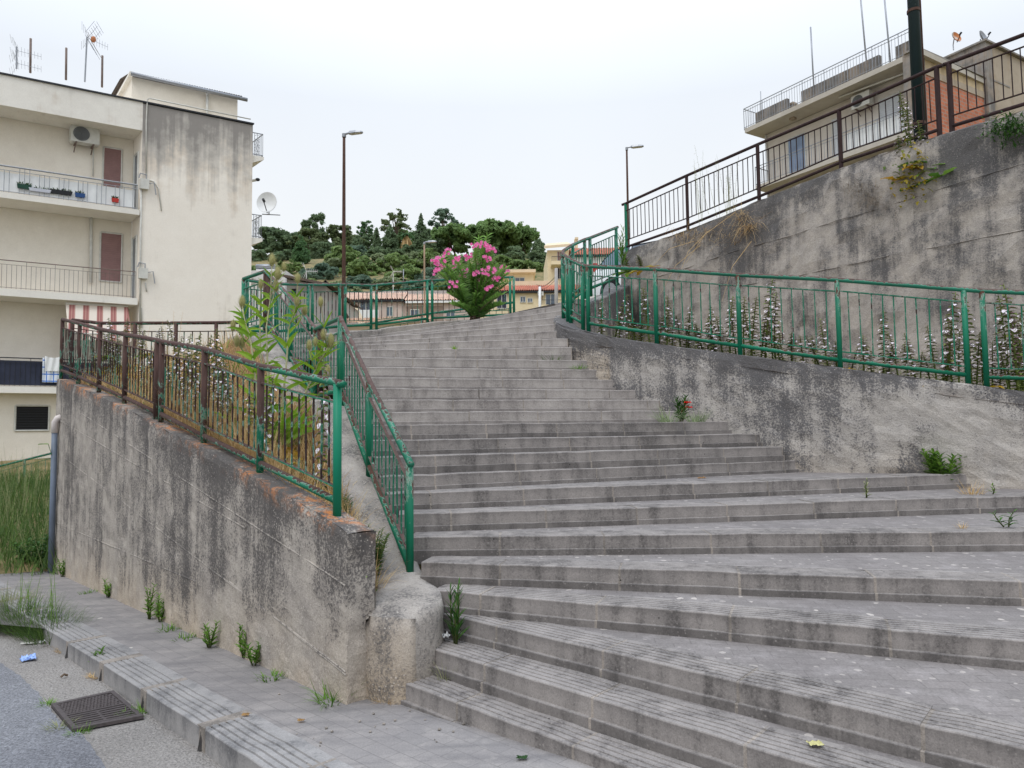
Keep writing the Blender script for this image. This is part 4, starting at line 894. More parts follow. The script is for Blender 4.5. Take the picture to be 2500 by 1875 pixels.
dish('clean grey satellite dish at the far right of the roofs',AD(2397,93,30.5),(.5,-.8,.3),.3,mat=M['galv'],post=AD(2394,118,30.5))
mast('thin mast with a small bracket at the left end of the terrace',[Fon(1987,215,1.5),Fon(1979,66,1.5)],.035,mat=M['galv']); mast('tall leaning mast in the middle of the terrace, nearer the left one',[Fon(2117,170,1.2),Fon(2096,-60,1.2)],.035,mat=M['galv']); mast('tall leaning mast on the terrace nearest the dark lamp post',[Fon(2176,175,1.2),Fon(2154,-60,1.2)],.035,mat=M['galv'])
mast('very short thin rod at the far left corner of the terrace',[Fon(1858,275,.5),Fon(1857,223,.5)],.02,mat=M['galv'])
mb=MB(); p=Fon(1935,270,.6); mb.obox(p+Vector((0,0,-.1)),fe*.12,fn*.12,Vector((0,0,.35))); mb.obox(p+Vector((0,0,.3)),fe*.16,fn*.16,Vector((0,0,.05))); tag(mb.build('chimney',M['beigeg']),'little square chimney on the terrace between two grey parapets','chimney')
# ------------------------------------------------------------------ houses beyond the landing
def hbox(mb,u0,v0,u1,v1,d,dep,m=0,a=9.):
    A=AD(u0,v0,d);B=AD(u1,v1,d); mb.box(A.x,d,B.z,B.x,d+dep,A.z,a,m)
def hwin(par,u0,v0,u1,v1,d,mat,fr=True,name='window'):
    A=AD(u0,v0,d-.04);B=AD(u1,v1,d-.04); mb=MB(); mb.box(A.x,d-.04,B.z,B.x,d+.02,A.z); o=mb.build(name,mat,par)
    if fr:
        mb=MB(); w=.05
        for x0,x1,z0,z1 in ((A.x-w,A.x,B.z,A.z),(B.x,B.x+w,B.z,A.z),(A.x-w,B.x+w,A.z,A.z+w),(A.x-w,B.x+w,B.z-w,B.z),((A.x+B.x)/2-.02,(A.x+B.x)/2+.02,B.z,A.z)): mb.box(x0,d-.07,z0,x1,d+.02,z1)
        mb.build('frame',M['dirtywhite'],o)
    return o
def tileroof(par,u0,v0,u1,v1,d,rise,mat,step=.16,over=.3):
    A=AD(u0,v1,d);B=AD(u1,v1,d); zt=AD(u0,v0,d+rise).z; n=int((B.x-A.x)/step)*4; mb=MB(); rows=[]
    for i in range(n+1):
        x=lerp(A.x,B.x,i/n); w=.05*math.sin(i*PI/2); rows.append([Vector((x,d-over,A.z-.04+w)),Vector((x,d+rise,zt+w)),Vector((x,d+rise+2,zt-.6))])
    mb.grid(rows); o=mb.build('tile_roof',mat,par)
    mb=MB(); mb.box(A.x,d-over+.05,A.z-.22,B.x,d+.1,A.z-.1); mb.build('eave',M['dark'],o); return o
def tiles(nm,a,b): 
    return plain(nm,rgb(a),.85,.25,1.5)
M['t_pink']=tiles('pink_tiles',(204,174,154),0); M['t_red']=tiles('red_tiles',(178,112,90),0); M['t_dark']=tiles('dark_tiles',(96,84,76),0)
M['h_pink']=plaster('pinkish_render',rgb((206,188,178)),rgb((194,176,166)),rgb((140,126,118)),.1,.1,1); M['h_yel']=plaster('yellow_render',rgb((228,212,178)),rgb((218,200,164)),rgb((160,142,114)),.1,.1,1); M['h_white']=plaster('white_render',rgb((222,220,216)),rgb((206,204,200)),rgb((140,138,134)),.15,.1,1)
M['h_grey']=plaster('worn_grey_render',rgb((176,172,168)),rgb((150,146,142)),rgb((92,90,88)),.4,.1,1); M['h_beige']=plaster('beige_render',rgb((226,206,174)),rgb((214,194,164)),rgb((150,130,104)),.15,.1,1); M['alcove']=plain('brown_alcove',rgb((150,132,120)),.9)
d=35; h=thing('house','white flat-roofed house with a solar tank beyond the corner of the railing','house',(AD(650,790,d).x,d,4)); mb=MB(); hbox(mb,560,661,694,1000,d,6); mb.build('wall',M['h_white'],h); hwin(h,612,680,619,690,d,M['dark']); hwin(h,655,715,668,745,d,M['glass'])
t=thing('solar_water_heater','grey cylindrical water tank with a sloping solar panel on the white house','water heater',AD(647,661,d)); mb=MB(); mb.tube([AD(626,651.5,d+.4),AD(671,651.5,d+.4)],.13,14); mb.build('tank',M['galv'],t,True)
mb=MB(); A=AD(625,661,d+.2);B=AD(672,661,d+.2); C0=AD(626,654,d+1.2);D0=AD(671,654,d+1.2); mb.hexa([A,B,D0,C0,A+Vector((0,0,.05)),B+Vector((0,0,.05)),D0+Vector((0,0,.05)),C0+Vector((0,0,.05))]); mb.build('solar_panel',M['white'],t)
mb=MB(); mb.tube([AD(630,661,d+.4),AD(630,653,d+.4)],.03,5); mb.tube([AD(667,661,d+.4),AD(667,653,d+.4)],.03,5); mb.build('stand',M['galv'],t)
d=33; h=thing('house','grey weathered house with a dark sloping tile roof behind the stair railing','house',(AD(740,790,d).x,d,4)); mb=MB(); A=AD(700,676,d);B=AD(796,694,d); Zb=2
mb.hexa([(A.x,d,Zb),(B.x,d,Zb),(B.x,d+7,Zb),(A.x,d+7,Zb),(A.x,d,A.z-.1),(B.x,d,B.z-.1),(B.x,d+7,B.z-.1),(A.x,d+7,A.z-.1)],9); mb.build('wall',M['h_grey'],h)
mb=MB(); n=60; rows=[]
for i in range(n+1):
    t=i/n; x=lerp(A.x-.2,B.x+.25,t); z=lerp(A.z+.05,B.z-.05,t)+.04*abs(math.sin(i*1.3)); rows.append([Vector((x,d-.35,z-.12)),Vector((x,d-.35,z)),Vector((x,d+7,z+.02))])
mb.grid(rows); mb.build('tile_roof',M['t_dark'],h); hwin(h,712,705,722,722,d,M['black'],False)
d=37; h=thing('house','beige gabled house with a pale end wall seen through the railing','house',(AD(820,790,d).x,d,4)); mb=MB(); A=AD(776,720,d);B=AD(843,722,d); T0=AD(800,690,d)
pr=[(A.x,A.z),(T0.x,T0.z),(B.x,B.z-1.2),(B.x,2),(A.x,2)]; f=[Vector((x,d,z)) for x,z in pr]; bk=[Vector((x,d+7,z)) for x,z in pr]; mb.poly(f[::-1],9); mb.poly(bk,9)
for i in range(5): j=(i+1)%5; mb.poly([f[i],f[j],bk[j],bk[i]],9)
mb.build('wall',M['h_beige'],h); mb=MB(); mb.bar(f[1]+Vector((-.1,-.1,.05)),f[2]+Vector((.3,-.1,-.2)),.3,.14); mb.bar(f[0]+Vector((-.2,-.1,0)),f[1]+Vector((0,-.1,.05)),.3,.14); mb.build('tile_roof',M['t_dark'],h)
d=36.5; mb=MB(); n=48; rows=[]; A=AD(788,779,d);B=AD(1060,772,d)
for i in range(n*4+1):
    t=i/(n*4); p=A.lerp(B,t); w=.05*math.sin(i*PI/2); rows.append([p+Vector((0,-.9,-.35+w)),p+Vector((0,0,w))])
h=thing('shed','long low outbuilding roofed with mixed pale tiles below the landing railing','shed',(A.x+3,d,3)); mb.grid(rows); mb.build('tile_roof',plain('mixed_tiles',rgb((196,164,138)),.9,.5,4),h)
mb=MB(); mb.hexa([(A.x,d-.6,1),(B.x,d-.6,1),(B.x,d+3,1),(A.x,d+3,1),(A.x,d-.6,A.z-.4),(B.x,d-.6,B.z-.4),(B.x,d+3,B.z-.1),(A.x,d+3,A.z-.1)],9); mb.build('wall',M['h_beige'],h)
d=48; h=thing('terraced_house','pink grey house with a white-framed window and a long pale panel, under pink tiles','house',(AD(900,790,d).x,d,7)); mb=MB(); hbox(mb,838,733,986,1000,d,7); mb.build('wall',M['h_pink'],h); tileroof(h,836,716,988,731,d,1.6,M['t_pink']); hwin(h,880,738,907,760,d,M['glass']); hwin(h,846,757,924,776,d-.4,M['white'],False,'balcony_panel'); hwin(h,945,750,958,771,d,plain('blue_grey_shutter',rgb((96,112,126)),.6),True,'shutter')
h=thing('terraced_house','pink grey house with a brown alcove left of the oleander, under pink tiles','house',(AD(1060,790,d).x,d,7)); mb=MB(); hbox(mb,987,736,1150,1000,d,7); mb.build('wall',M['h_pink'],h); tileroof(h,988,718,1152,733,d,1.6,M['t_pink']); hwin(h,990,748,1082,800,d,M['alcove'],False,'alcove'); hwin(h,1003,757,1022,778,d-.06,M['glass']); hwin(h,1090,757,1110,778,d,M['glass']); mb=MB(); hbox(mb,990,735,1150,738,d-.3,.2); mb.build('gutter',M['white'],h)
mb=MB(); hbox(mb,840,712,1090,722,d+4,6); tag(mb.build('house',M['h_grey']),'long grey rooftop wall rising just behind the pink tiled terrace','house')
d=52; h=thing('house','yellow house with a red tiled roof and small square windows right of the oleander','house',(AD(1290,790,d).x,d,7)); mb=MB(); hbox(mb,1170,711,1420,1000,d,8); mb.build('wall',M['h_yel'],h); tileroof(h,1168,698,1424,710,d,1.4,M['t_red'])
hwin(h,1214,719,1236,752,d,plain('dark_blue_door',rgb((52,56,74)),.5),True,'balcony_door'); hwin(h,1271,725,1282,737,d,M['glass']); hwin(h,1289,729,1299,737,d,M['glass']); hwin(h,1333,719,1356,746,d,M['glass'],True,'balcony_door')
mb=MB(); hbox(mb,1322,744,1372,752,d-.9,.9); o=mb.build('balcony',M['h_yel'],h); mb=MB()
for i in range(18): p=AD(lerp(1322,1371,i/17),732,d-.85); q=AD(lerp(1322,1371,i/17),744,d-.85); mb.tube([p,q],.012,4)
mb.tube([AD(1322,732,d-.85),AD(1371,732,d-.85)],.02,4); mb.build('balcony_railing',M['dark'],o)
box_ac('small air conditioner on the yellow house under the red tiles',AD(1320,717,d-.25),(1,0,0),(0,1,0),.42,.3,.25)
d=56; h=thing('house','yellow rooftop storey with a flat overhanging roof above the red tiles','house',(AD(1270,690,d).x,d,11)); mb=MB(); hbox(mb,1232,664,1303,720,d,6); mb.build('wall',M['h_yel'],h); mb=MB(); hbox(mb,1226,658,1308,664,d-.6,7); mb.build('roof_slab',M['h_beige'],h); hwin(h,1258,679,1280,688,d,M['glass']); mb=MB(); hbox(mb,1200,687,1364,702,d-1.5,1.2); mb.build('parapet',M['h_beige'],h)
d=78; h=thing('house','ochre villa with balconies and flat tiled roofs beside the dark cedar','house',(AD(1370,740,d).x,d,15)); mb=MB(); hbox(mb,1336,611,1440,1000,d,9); mb.build('wall',M['h_yel'],h)
mb=MB(); A=AD(1328,611,d);B=AD(1392,606,d);C0=AD(1335,601,d+3);D0=AD(1385,597,d+3); mb.hexa([A-Vector((0,.8,0)),B-Vector((0,.8,0)),D0,C0,A-Vector((0,.8,-.3)),B-Vector((0,.8,-.3)),D0+Vector((0,0,.3)),C0+Vector((0,0,.3))]); mb.build('roof',M['h_beige'],h)
hwin(h,1361,615,1372,636,d,M['shutter']); hwin(h,1361,655,1372,680,d,M['dark']); mb=MB(); hbox(mb,1346,637,1385,645,d-1.6,1.6); o=mb.build('balcony',M['h_yel'],h); mb=MB()
for i in range(16): x=lerp(1347,1384,i/15); mb.tube([AD(x,626,d-1.5),AD(x,637,d-1.5)],.02,4)
mb.tube([AD(1347,626,d-1.5),AD(1384,626,d-1.5)],.03,4); mb.build('balcony_railing',M['dark'],o)
mb=MB(); hbox(mb,1405,583,1411,610,d,1); hbox(mb,1404,579,1412,584,d-.1,1.2); mb.build('chimney',M['h_beige'],h)
d=66; h=thing('house','white low house with a shallow red tiled roof seen behind the parked car','house',(AD(1460,700,d).x,d,13)); mb=MB(); hbox(mb,1400,622,1560,1000,d,8); mb.build('wall',M['h_white'],h); tileroof(h,1396,606,1566,622,d,2.5,M['t_red']); hwin(h,1412,640,1424,668,d,M['glass'])
for lab,u,v0,v1,d,r in (('white television aerial standing on a rooftop near the olive shrubs, nearer the left',748,688,662,33.2,.5),('pale television aerial on a rooftop left of the slim lamp post',960,715,663,48.5,.6),):
    t=thing('tv_antenna',lab,'aerial',AD(u,v0,d)); mb=MB(); mb.tube([AD(u,v0,d),AD(u,v1,d)],.025,5); mb.build('mast',M['white'],t); mb=MB(); yagi(mb,AD(u,v1,d),Vector((1,.2,.0)),0,r,6,.3,.009); mb.build('aerial',M['white'],t)
# ------------------------------------------------------------------ plants
M['lf_dark']=foliage('dark_pine_leaf',rgb((84,102,76)),rgb((124,144,104)),.7,.5,.15); M['lf_pine']=foliage('stone_pine_leaf',rgb((92,118,70)),rgb((136,164,100)),.7,.5,.15); M['lf_cyp']=foliage('cypress_leaf',rgb((70,100,68)),rgb((104,138,88)),.7,.5,.2)
M['lf_olive']=foliage('olive_leaf',rgb((104,120,84)),rgb((158,170,128)),.7,.5,.2); M['lf_bush']=foliage('bush_leaf',rgb((92,114,64)),rgb((140,162,98)),.7,.5,.2); M['lf_blue']=foliage('blue_green_leaf',rgb((64,88,72)),rgb((124,146,122)),.7,.5,.2); M['lf_euc']=foliage('eucalyptus_leaf',rgb((66,82,50)),rgb((134,146,100)),.7,.5,.2)
M['bark']=plain('tree_bark',rgb((92,78,64)),.95,.3,3); M['lf_ole']=foliage('oleander_leaf',rgb((44,84,32)),rgb((124,164,74)),.5,.4,6); M['lf_seed']=foliage('seedling_leaf',rgb((34,68,24)),rgb((76,118,46)),.5,.25,20); M['lf_weed']=foliage('weed_leaf',rgb((64,104,34)),rgb((130,168,70)),.6,.35,12)
M['lf_tea']=foliage('teasel_leaf',rgb((92,136,30)),rgb((156,188,60)),.6,.45,8); M['lf_yel']=foliage('yellowing_leaf',rgb((170,120,30)),rgb((196,180,60)),.6,.4,8); M['dry']=foliage('dry_straw',rgb((170,134,86)),rgb((224,196,146)),.8,.3,8); M['grass']=foliage('green_grass',rgb((48,76,34)),rgb((104,130,64)),.7,.35,3); M['seedgrass']=foliage('seeding_grass',rgb((92,108,58)),rgb((176,176,132)),.8,.35,3)
M['ac_stem']=foliage('acanthus_stem',rgb((72,84,40)),rgb((128,140,74)),.6,.1,9); M['ac_bract']=foliage('acanthus_bract',rgb((88,112,52)),rgb((142,152,84)),.6,.2,9); M['ac_hood']=foliage('acanthus_hood',rgb((104,72,84)),rgb((156,122,128)),.6,.2,9); M['ac_petal']=plain('acanthus_petal',rgb((226,214,222)),.6,.05,9); M['pink']=foliage('oleander_petal',rgb((238,92,168)),rgb((255,168,214)),.6,.45,20); M['red']=plain('red_petal',rgb((232,38,28)),.5,.08,30)
M['tea_head']=foliage('teasel_head',rgb((150,146,92)),rgb((206,200,150)),.8,.2,30); M['tea_stem']=plain('teasel_stem',rgb((166,164,128)),.8,.15,12)
def cloud(mb,lobes,n,sz,fl=.0,thr=-.15,fq=.5,asp=1.,shell=.55,up=.35):
    vol=[a*b*c for _,a,b,c in [(l[0],l[1],l[2],l[3]) for l in lobes]]; tot=sum(vol); cum=[];s=0
    for v in vol: s+=v/tot; cum.append(s)
    made=0;tries=0; ox=U(0,90)
    while made<n and tries<n*6:
        tries+=1; r=R(); i=next((k for k,c in enumerate(cum) if r<=c),len(lobes)-1); c,rx,ry,rz=lobes[i][:4]
        d=Vector((random.gauss(0,1),random.gauss(0,1),random.gauss(0,1))).normalized(); q=shell+(1-shell)*R()**.5
        q*=1+.16*nz(d.x*2+ox,d.y*2,d.z*2+i,1.6)
        p=Vector(c)+Vector((d.x*rx*q,d.y*ry*q,d.z*rz*q))
        nv=nz(p.x+ox,p.y,p.z,fq)
        if nv<thr: continue
        nrm=(d+Vector((U(-1,1),U(-1,1),U(-.8,.9)+up))*1.3)
        mb.card(p,nrm,sz*U(.6,1.3),max(0,min(1,.5+.7*nv+U(-.25,.25))),asp); made+=1
def base_at(u,v,d): p=AD(u,v,d); return p
def tree(name,label,u,vt,vb,wpx,d,kind,mat,n=1500,group='trees on the hill',cat='tree'):
    k=d/F; top=AD(u,vt,d); bt=AD(u,vb,d); w=wpx*k*(1.38 if cat=='shrub' else 1.2); h=top.z-bt.z; gz_=hillz(top.x,d); b=Vector((top.x,d,min(gz_,bt.z))); th=top.z-b.z
    t=thing(name,label,cat,b,group); X,Y=b.x,b.y; z0=bt.z; L=[]; tr=MB(); rr=max(.12,.025*th)
    if kind=='cone':
        m=26
        for i in range(m):
            f=(i/(m-1))**.85; L.append((Vector((X+U(-.1,.1)*w*(1-f),Y,z0+h*(.08+.86*f))),(w*.42*(1-f)**.85+.06*w)*U(.6,1.2),w*.4*(1-f)**.75+.08*w,h*.045))
    elif kind=='column':
        for i in range(6): f=i/5; ww=w*.5*(.75+.5*math.sin(PI*(f*.8+.1)))*(1-.65*f**3); L.append((Vector((X,Y,z0+h*(.08+.85*f))),ww,ww,h*.14))
    elif kind=='umbrella':
        for i in range(34):
            a=i*2.4; r=w*.42*math.sqrt((i+.3)/34); L.append((Vector((X+r*math.cos(a)*1.1,Y+r*math.sin(a),z0+h*(.74-.26*(r/(w*.42))**2)+U(-.12,.08)*h)),w*U(.07,.13),w*.11,h*U(.1,.17)))
        for i in range(16): a=i*1.6+.5; L.append((Vector((X+w*U(.05,.32)*math.cos(a),Y+w*.2*math.sin(a),z0+h*U(.15,.5))),w*.1,w*.1,h*.11))
    else:
        m=(36 if cat=='tree' else 24) if kind=='round' else 40
        for i in range(m):
            a=i*2.4+U(-.4,.4); f=(i+.5)/m; r=w*.43*math.sin(PI*(.14+.76*f))*math.sqrt(U(.15,1)); q=U(.07,.15); L.append((Vector((X+r*math.cos(a),Y+r*math.sin(a),z0+h*(.08+.84*f)+U(-.03,.03)*h)),w*q,w*q,max(w,h)*q*.62))
    mb=MB(); sz=max(.11,w*.024)*(1.0 if kind!='sparse' else .9)
    cloud(mb,L,int(n*3.2),sz,thr=.02 if kind=='sparse' else -.22,fq=1.3/max(1,w*.25),shell=.3,asp=1.2)
    mb.build('crown',mat,t)
    tr.tube([b-Vector((0,0,.5)),Vector((X+.02*w,Y,z0+h*.15)),Vector((X,Y,z0+h*.6))],[rr,rr*.8,rr*.25],7)
    for l in L[::4]: tr.tube([Vector((X,Y,z0+h*.1)),l[0].lerp(Vector((X,Y,z0+h*.2)),.4),l[0]],[rr*.45,rr*.3,rr*.1],5)
    tr.build('trunk',M['bark'],t); return t
TR=[('pine_tree','broad dark pine at the left end of the wood, beside the cream block',668,552,668,96,142,'round','lf_dark',2200),('pine_tree','round-topped dark pine rising highest on the left of the wood',771,512,640,68,150,'round','lf_dark',1800),
('broadleaf_tree','olive green rounded tree left of the tall lamp post',752,552,640,84,139,'round','lf_euc',1700),('cypress_tree','slim bright green cypress in front of the dark pines left of the tall lamp post',735,576,672,33,118,'column','lf_cyp',1500),
('broadleaf_tree','mid green bushy tree just behind the tall lamp post',828,543,640,82,143,'round','lf_euc',1900),('cedar_tree','low dark cedar right of the tall lamp post',872,572,640,58,139,'cone','lf_dark',1400),('broadleaf_tree','small round tree standing on the skyline right of the tall lamp post',893,538,592,42,156,'round','lf_cyp',900),
('cypress_tree','small dark pointed cypress in the gap right of the small skyline tree',919,550,630,32,145,'cone','lf_dark',1100),('cedar_tree','dark cedar below the pale feathery eucalyptus',952,546,640,64,141,'cone','lf_dark',1700),('eucalyptus_tree','tall pale eucalyptus with gaps of sky in its crown',967,511,590,66,150,'sparse','lf_euc',1000),
('cypress_tree','tall dark pointed cypress between the eucalyptus and the grey feathery tree',1028,517,615,44,146,'cone','lf_dark',1700),('eucalyptus_tree','grey green feathery tree on the skyline left of the umbrella pines',1082,506,590,70,152,'sparse','lf_blue',1100),
('stone_pine','umbrella pine with a rounded crown, leftmost of the umbrella pines',1108,537,626,100,138,'umbrella','lf_pine',2300),('stone_pine','largest umbrella pine with a broad flat-topped crown',1205,527,628,122,140,'umbrella','lf_pine',2800),('stone_pine','umbrella pine at the right end of the wood behind the dark cedar',1278,536,628,72,143,'umbrella','lf_pine',1900),
('cedar_tree','dark layered cedar at the right end of the wood beside the ochre villa',1313,577,690,84,112,'cone','lf_dark',2600),('broadleaf_tree','dark shadowed tree under the largest umbrella pine',1190,596,668,80,134,'round','lf_dark',1500),('broadleaf_tree','dark tree in shade under the rightmost umbrella pine',1255,600,680,72,131,'round','lf_dark',1500),
('broadleaf_tree','dark tree at the back of the wood below the round-topped pine',790,590,668,84,134,'round','lf_dark',1700),('broadleaf_tree','dark low tree left of the bright slim cypress',690,612,690,80,130,'round','lf_dark',1700),('broadleaf_tree','blue green tree right of the tall lamp post at the foot of the wood',868,598,664,70,132,'round','lf_blue',1400),('broadleaf_tree','dark tree at the foot of the wood under the eucalyptus',915,600,660,66,133,'round','lf_dark',1400),('broadleaf_tree','dark tree in shade left of the palm',1000,596,650,70,134,'round','lf_dark',1400),('broadleaf_tree','dark green tree filling the gap between cypress and umbrella pines',1060,580,650,74,136,'round','lf_dark',1500),('broadleaf_tree','dark tree at the far left foot of the wood against the cream block',628,610,700,84,132,'round','lf_dark',1700),('broadleaf_tree','dull green tree at the right edge of the umbrella pines behind the yellow house',1235,640,712,70,112,'round','lf_bush',1200)]
TR+=[('broadleaf_tree','%s tree filling the back of the wood %s'%(c_,w_),u,vt,650,wd,d,'round',m_,1700) for c_,w_,u,vt,wd,d,m_ in (('dark green','above the bright slim cypress',715,566,86,148,'lf_dark'),('olive green','behind the tall lamp post',855,566,86,153,'lf_euc'),('dark green','left of the eucalyptus',905,572,80,154,'lf_dark'),('mid green','behind the palm',995,562,80,154,'lf_pine'),('dark green','between the feathery tree and umbrella pines',1052,556,80,155,'lf_dark'),('mid green','behind the two right umbrella pines',1245,556,96,152,'lf_pine'))]
for nm,lab,u,vt,vb,w_,d,kd,mt,n in TR: tree(nm,lab,u,vt,vb,w_,d,kd,M[mt],n)
t=thing('palm_tree','palm with a skirt of dead brown fronds in the middle of the wood','tree',Vector((AD(992,600,137).x,137,hillz(AD(992,600,137).x,137))),'trees on the hill')
c=AD(992,574,137); mb=MB(); mb.tube([ORI[t.name],c],[.35,.3],8); mb.build('trunk',M['bark'],t)
for nm,mt,n,zz in (('crown',M['lf_cyp'],46,.6),('dead_fronds',M['dry'],60,-1.2)):
    mb=MB()
    for i in range(n):
        a=U(0,6.28); dd=Vector((math.cos(a),math.sin(a),zz+U(-.3,.4))); mb.leaf(c,dd,U(1.6,2.4) if zz>0 else U(1.5,3.4),.28,1.4 if zz>0 else 1.2,R(),seg=5)
    mb.build(nm,mt,t)
BU=[(845,600+8,668,90,108,'lf_bush','green'),(705,636,690,70,104,'lf_bush','green'),(790,652,700,92,100,'lf_blue','blue green'),(812,630,690,76,106,'lf_olive','grey green'),(885,640,690,84,104,'lf_bush','bright green'),(928,622,676,70,110,'lf_olive','grey green'),(965,620,672,80,109,'lf_bush','green'),(1010,618,670,66,112,'lf_olive','grey green'),(1045,612,668,78,111,'lf_bush','green'),(1100,620,672,84,108,'lf_olive','grey green'),(1000,655,705,90,98,'lf_bush','green'),(1060,655,706,84,97,'lf_blue','blue green'),(880,675,716,80,92,'lf_blue','blue green'),(945,680,716,70,90,'lf_olive','grey green'),(1030,684,722,96,86,'lf_blue','blue green'),(1115,660,712,90,95,'lf_olive','grey green'),(1150,650,700,70,100,'lf_bush','bright green'),(760,686,720,70,92,'lf_bush','green'),(830,692,724,70,88,'lf_olive','grey green'),(1100,690,724,70,84,'lf_bush','green'),(655,660,700,66,104,'lf_bush','dark green'),(1180,690,726,60,80,'lf_olive','grey green'),(1215,632,690,86,106,'lf_bush','dark green'),(1285,640,700,90,104,'lf_bush','green'),(1250,662,705,80,95,'lf_olive','grey green'),(620,650,705,60,103.5,'lf_bush','dark green')]
ORD=['','second ','third ','fourth ','fifth ','sixth ','seventh ','eighth ','ninth ','tenth ','eleventh ','twelfth ','thirteenth ','fourteenth ','fifteenth ','sixteenth ','seventeenth ','eighteenth ','nineteenth ','twentieth ','twenty-first ','twenty-second ']
def place_word(k,n): return 'only one' if n==1 else 'leftmost' if k==0 else 'rightmost' if k==n-1 else ORD[k]+'from left'
brow=lambda d:0 if d>103 else 1 if d>93 else 2
for i,(u,vt,vb,w_,d,mt,cl_) in enumerate(BU):
    same=sorted(b[0] for b in BU if brow(b[4])==brow(d)); k_=same.index(u)
    row=('highest row just under the wood','middle row of the slope','lowest row just over the pink roofs')[brow(d)]
    side='left of the tall lamp post' if u<815 else 'between tall lamp post and slim one' if u<1030 else 'right of the slim lamp post'
    tree('shrub','%s olive shrub, %s in the %s'%(cl_,place_word(k_,len(same)),row),u,vt,vb,w_*1.05,d,'round',M[mt],1000,'olive shrubs on the slope','shrub')
# --- acanthus spikes
def acanthus(h,seed,yel=False,fl0=.3):
    rnd=random.Random(seed); t=thing('acanthus','a','flower')
    mb=MB(); bx,by=rnd.uniform(-.06,.06),rnd.uniform(-.06,.06)
    ax=lambda f:Vector((bx*f*f*h,by*f*f*h,f*h)); mb.tube([ax(i/8) for i in range(9)],[.011-.008*i/8 for i in range(9)],6,a=rnd.random()); mb.build('stem',M['ac_stem'],t,True,local=True)
    br,hd,pt=MB(),MB(),MB(); n=int(46*h*(1-fl0)/.7)
    for i in range(n):
        f=fl0+(1-fl0)*i/n; a=i*2.4+rnd.uniform(-.2,.2); p=ax(f); d=Vector((math.cos(a),math.sin(a),.25)); s=(1.0-.55*max(0,(f-.75)/.25))*(.75+.25*min(1,(f-fl0)/.1))
        br.leaf(p,d+Vector((0,0,.2)),.055*s,.034*s,.9,rnd.random(),.35,3)
        if rnd.random()<.88: hd.leaf(p+Vector((0,0,.012)),d+Vector((0,0,.85)),.04*s,.022*s,1.3,rnd.random(),-.5,3)
        if rnd.random()<(.66 if f<.9 else .2): pt.leaf(p+Vector((0,0,.004))+d*.02,d+Vector((0,0,-.35)),.046*s,.036*s,.9,rnd.random(),.2,3)
    for i in range(26):
        f=.03+fl0*i/26; a=i*2.4; br.leaf(ax(f),Vector((math.cos(a),math.sin(a),.6)),.05,.03,.8,rnd.random(),.3,3)
    br.build('bracts',M['ac_bract'],t,local=True); hd.build('hoods',M['ac_hood'],t,local=True); pt.build('petals',M['ac_petal'],t,local=True)
    lf=MB()
    for i in range(7):
        a=rnd.uniform(0,6.28); lf.leaf((0,0,.02),(math.cos(a),math.sin(a),rnd.uniform(.3,1)),rnd.uniform(.18,.32),.1,1.3,rnd.random(),.3,6,prof=lambda q:(.5+.5*abs(math.sin(q*9)))*math.sin(PI*min(1,q*.9+.08)))
    lf.build('leaves',M['lf_yel'] if yel else M['lf_weed'],t,local=True)
    return t
AC=[acanthus(1.,s,s%2==0,fl) for s,fl in ((1,.28),(2,.4),(3,.22),(4,.5))]
SP=[(140,250),(185,235),(265,290),(375,190),(445,245),(335,370),(480,390),(560,305),(545,400),(630,380),(690,290),(735,340),(760,245),(800,320),(855,250),(880,295),(925,165),(985,235),(910,370),(970,310),(1035,370),(1075,430),(1130,440),(1180,440),(1250,350),(1355,500),(1505,320),(1590,425),(1675,425),(1740,540),(1800,235),(1880,420),(1930,250),(2005,420),(2075,555),(2110,230),(2155,190),(2190,340),(1800,480),(1700,520),(600,410),(705,400),(215,330),(300,340),(410,330),(520,345),(655,345),(830,250),(1010,440),(1215,430),(1290,470),(1420,440),(1460,470),(1550,500),(1640,480),(1775,390),(1850,330),(1960,430),(2040,470),(2130,420),(2170,300)]
pn=[(1434,'first'),(1599,'second'),(1801,'third'),(2043,'fourth'),(2352,'fifth'),(9999,'')]
ht=lambda h:'very tall' if h>.95 else 'tall' if h>.75 else 'middle-sized' if h>.5 else 'short'
cnt={}
def bayi(u): return sum(u>=a for a,_ in pn)
us_=[1400+x/2.011 for x,y in SP]
def bay(u):
    for (a,na),(b,nb) in zip(pn,pn[1:]):
        if a<=u<b: return 'between the %s and %s curved railing posts'%(na,nb) if nb else 'at the right edge beyond the curved railing posts'
    return 'at the tip of the curved railing'
LWl=resample(LW,.1)
for i,(x,y) in enumerate(SP):
    u=1400+x/2.011; v=600+y/2.011; rd=random.Random(i); best=min((p for p in LWl if p.y<9.4),key=lambda p:abs(p.x/p.y-ray(u,900).x)); d=best.y+.42+rd.uniform(0,.55)
    if u<1560: d+=.5
    tp=AD(u,v,d); zb_s=zs(tp.x,d); h=max(.25,tp.z-zb_s); bl_=bay(u); key=(ht(h),bl_); cnt[key]=cnt.get(key,0)+1
    put(AC[i%4],(tp.x,d,zb_s),rd.uniform(0,6),(1.35,1.35,h) if h<.7 else (h*.9+.5,h*.9+.5,h),'%s acanthus spike, %s %s'%(ht(h),place_word(sorted(q for q in us_ if bayi(q)==bayi(u)).index(u),sum(bayi(q)==bayi(u) for q in us_)),bl_),'acanthus spikes in the right bed')
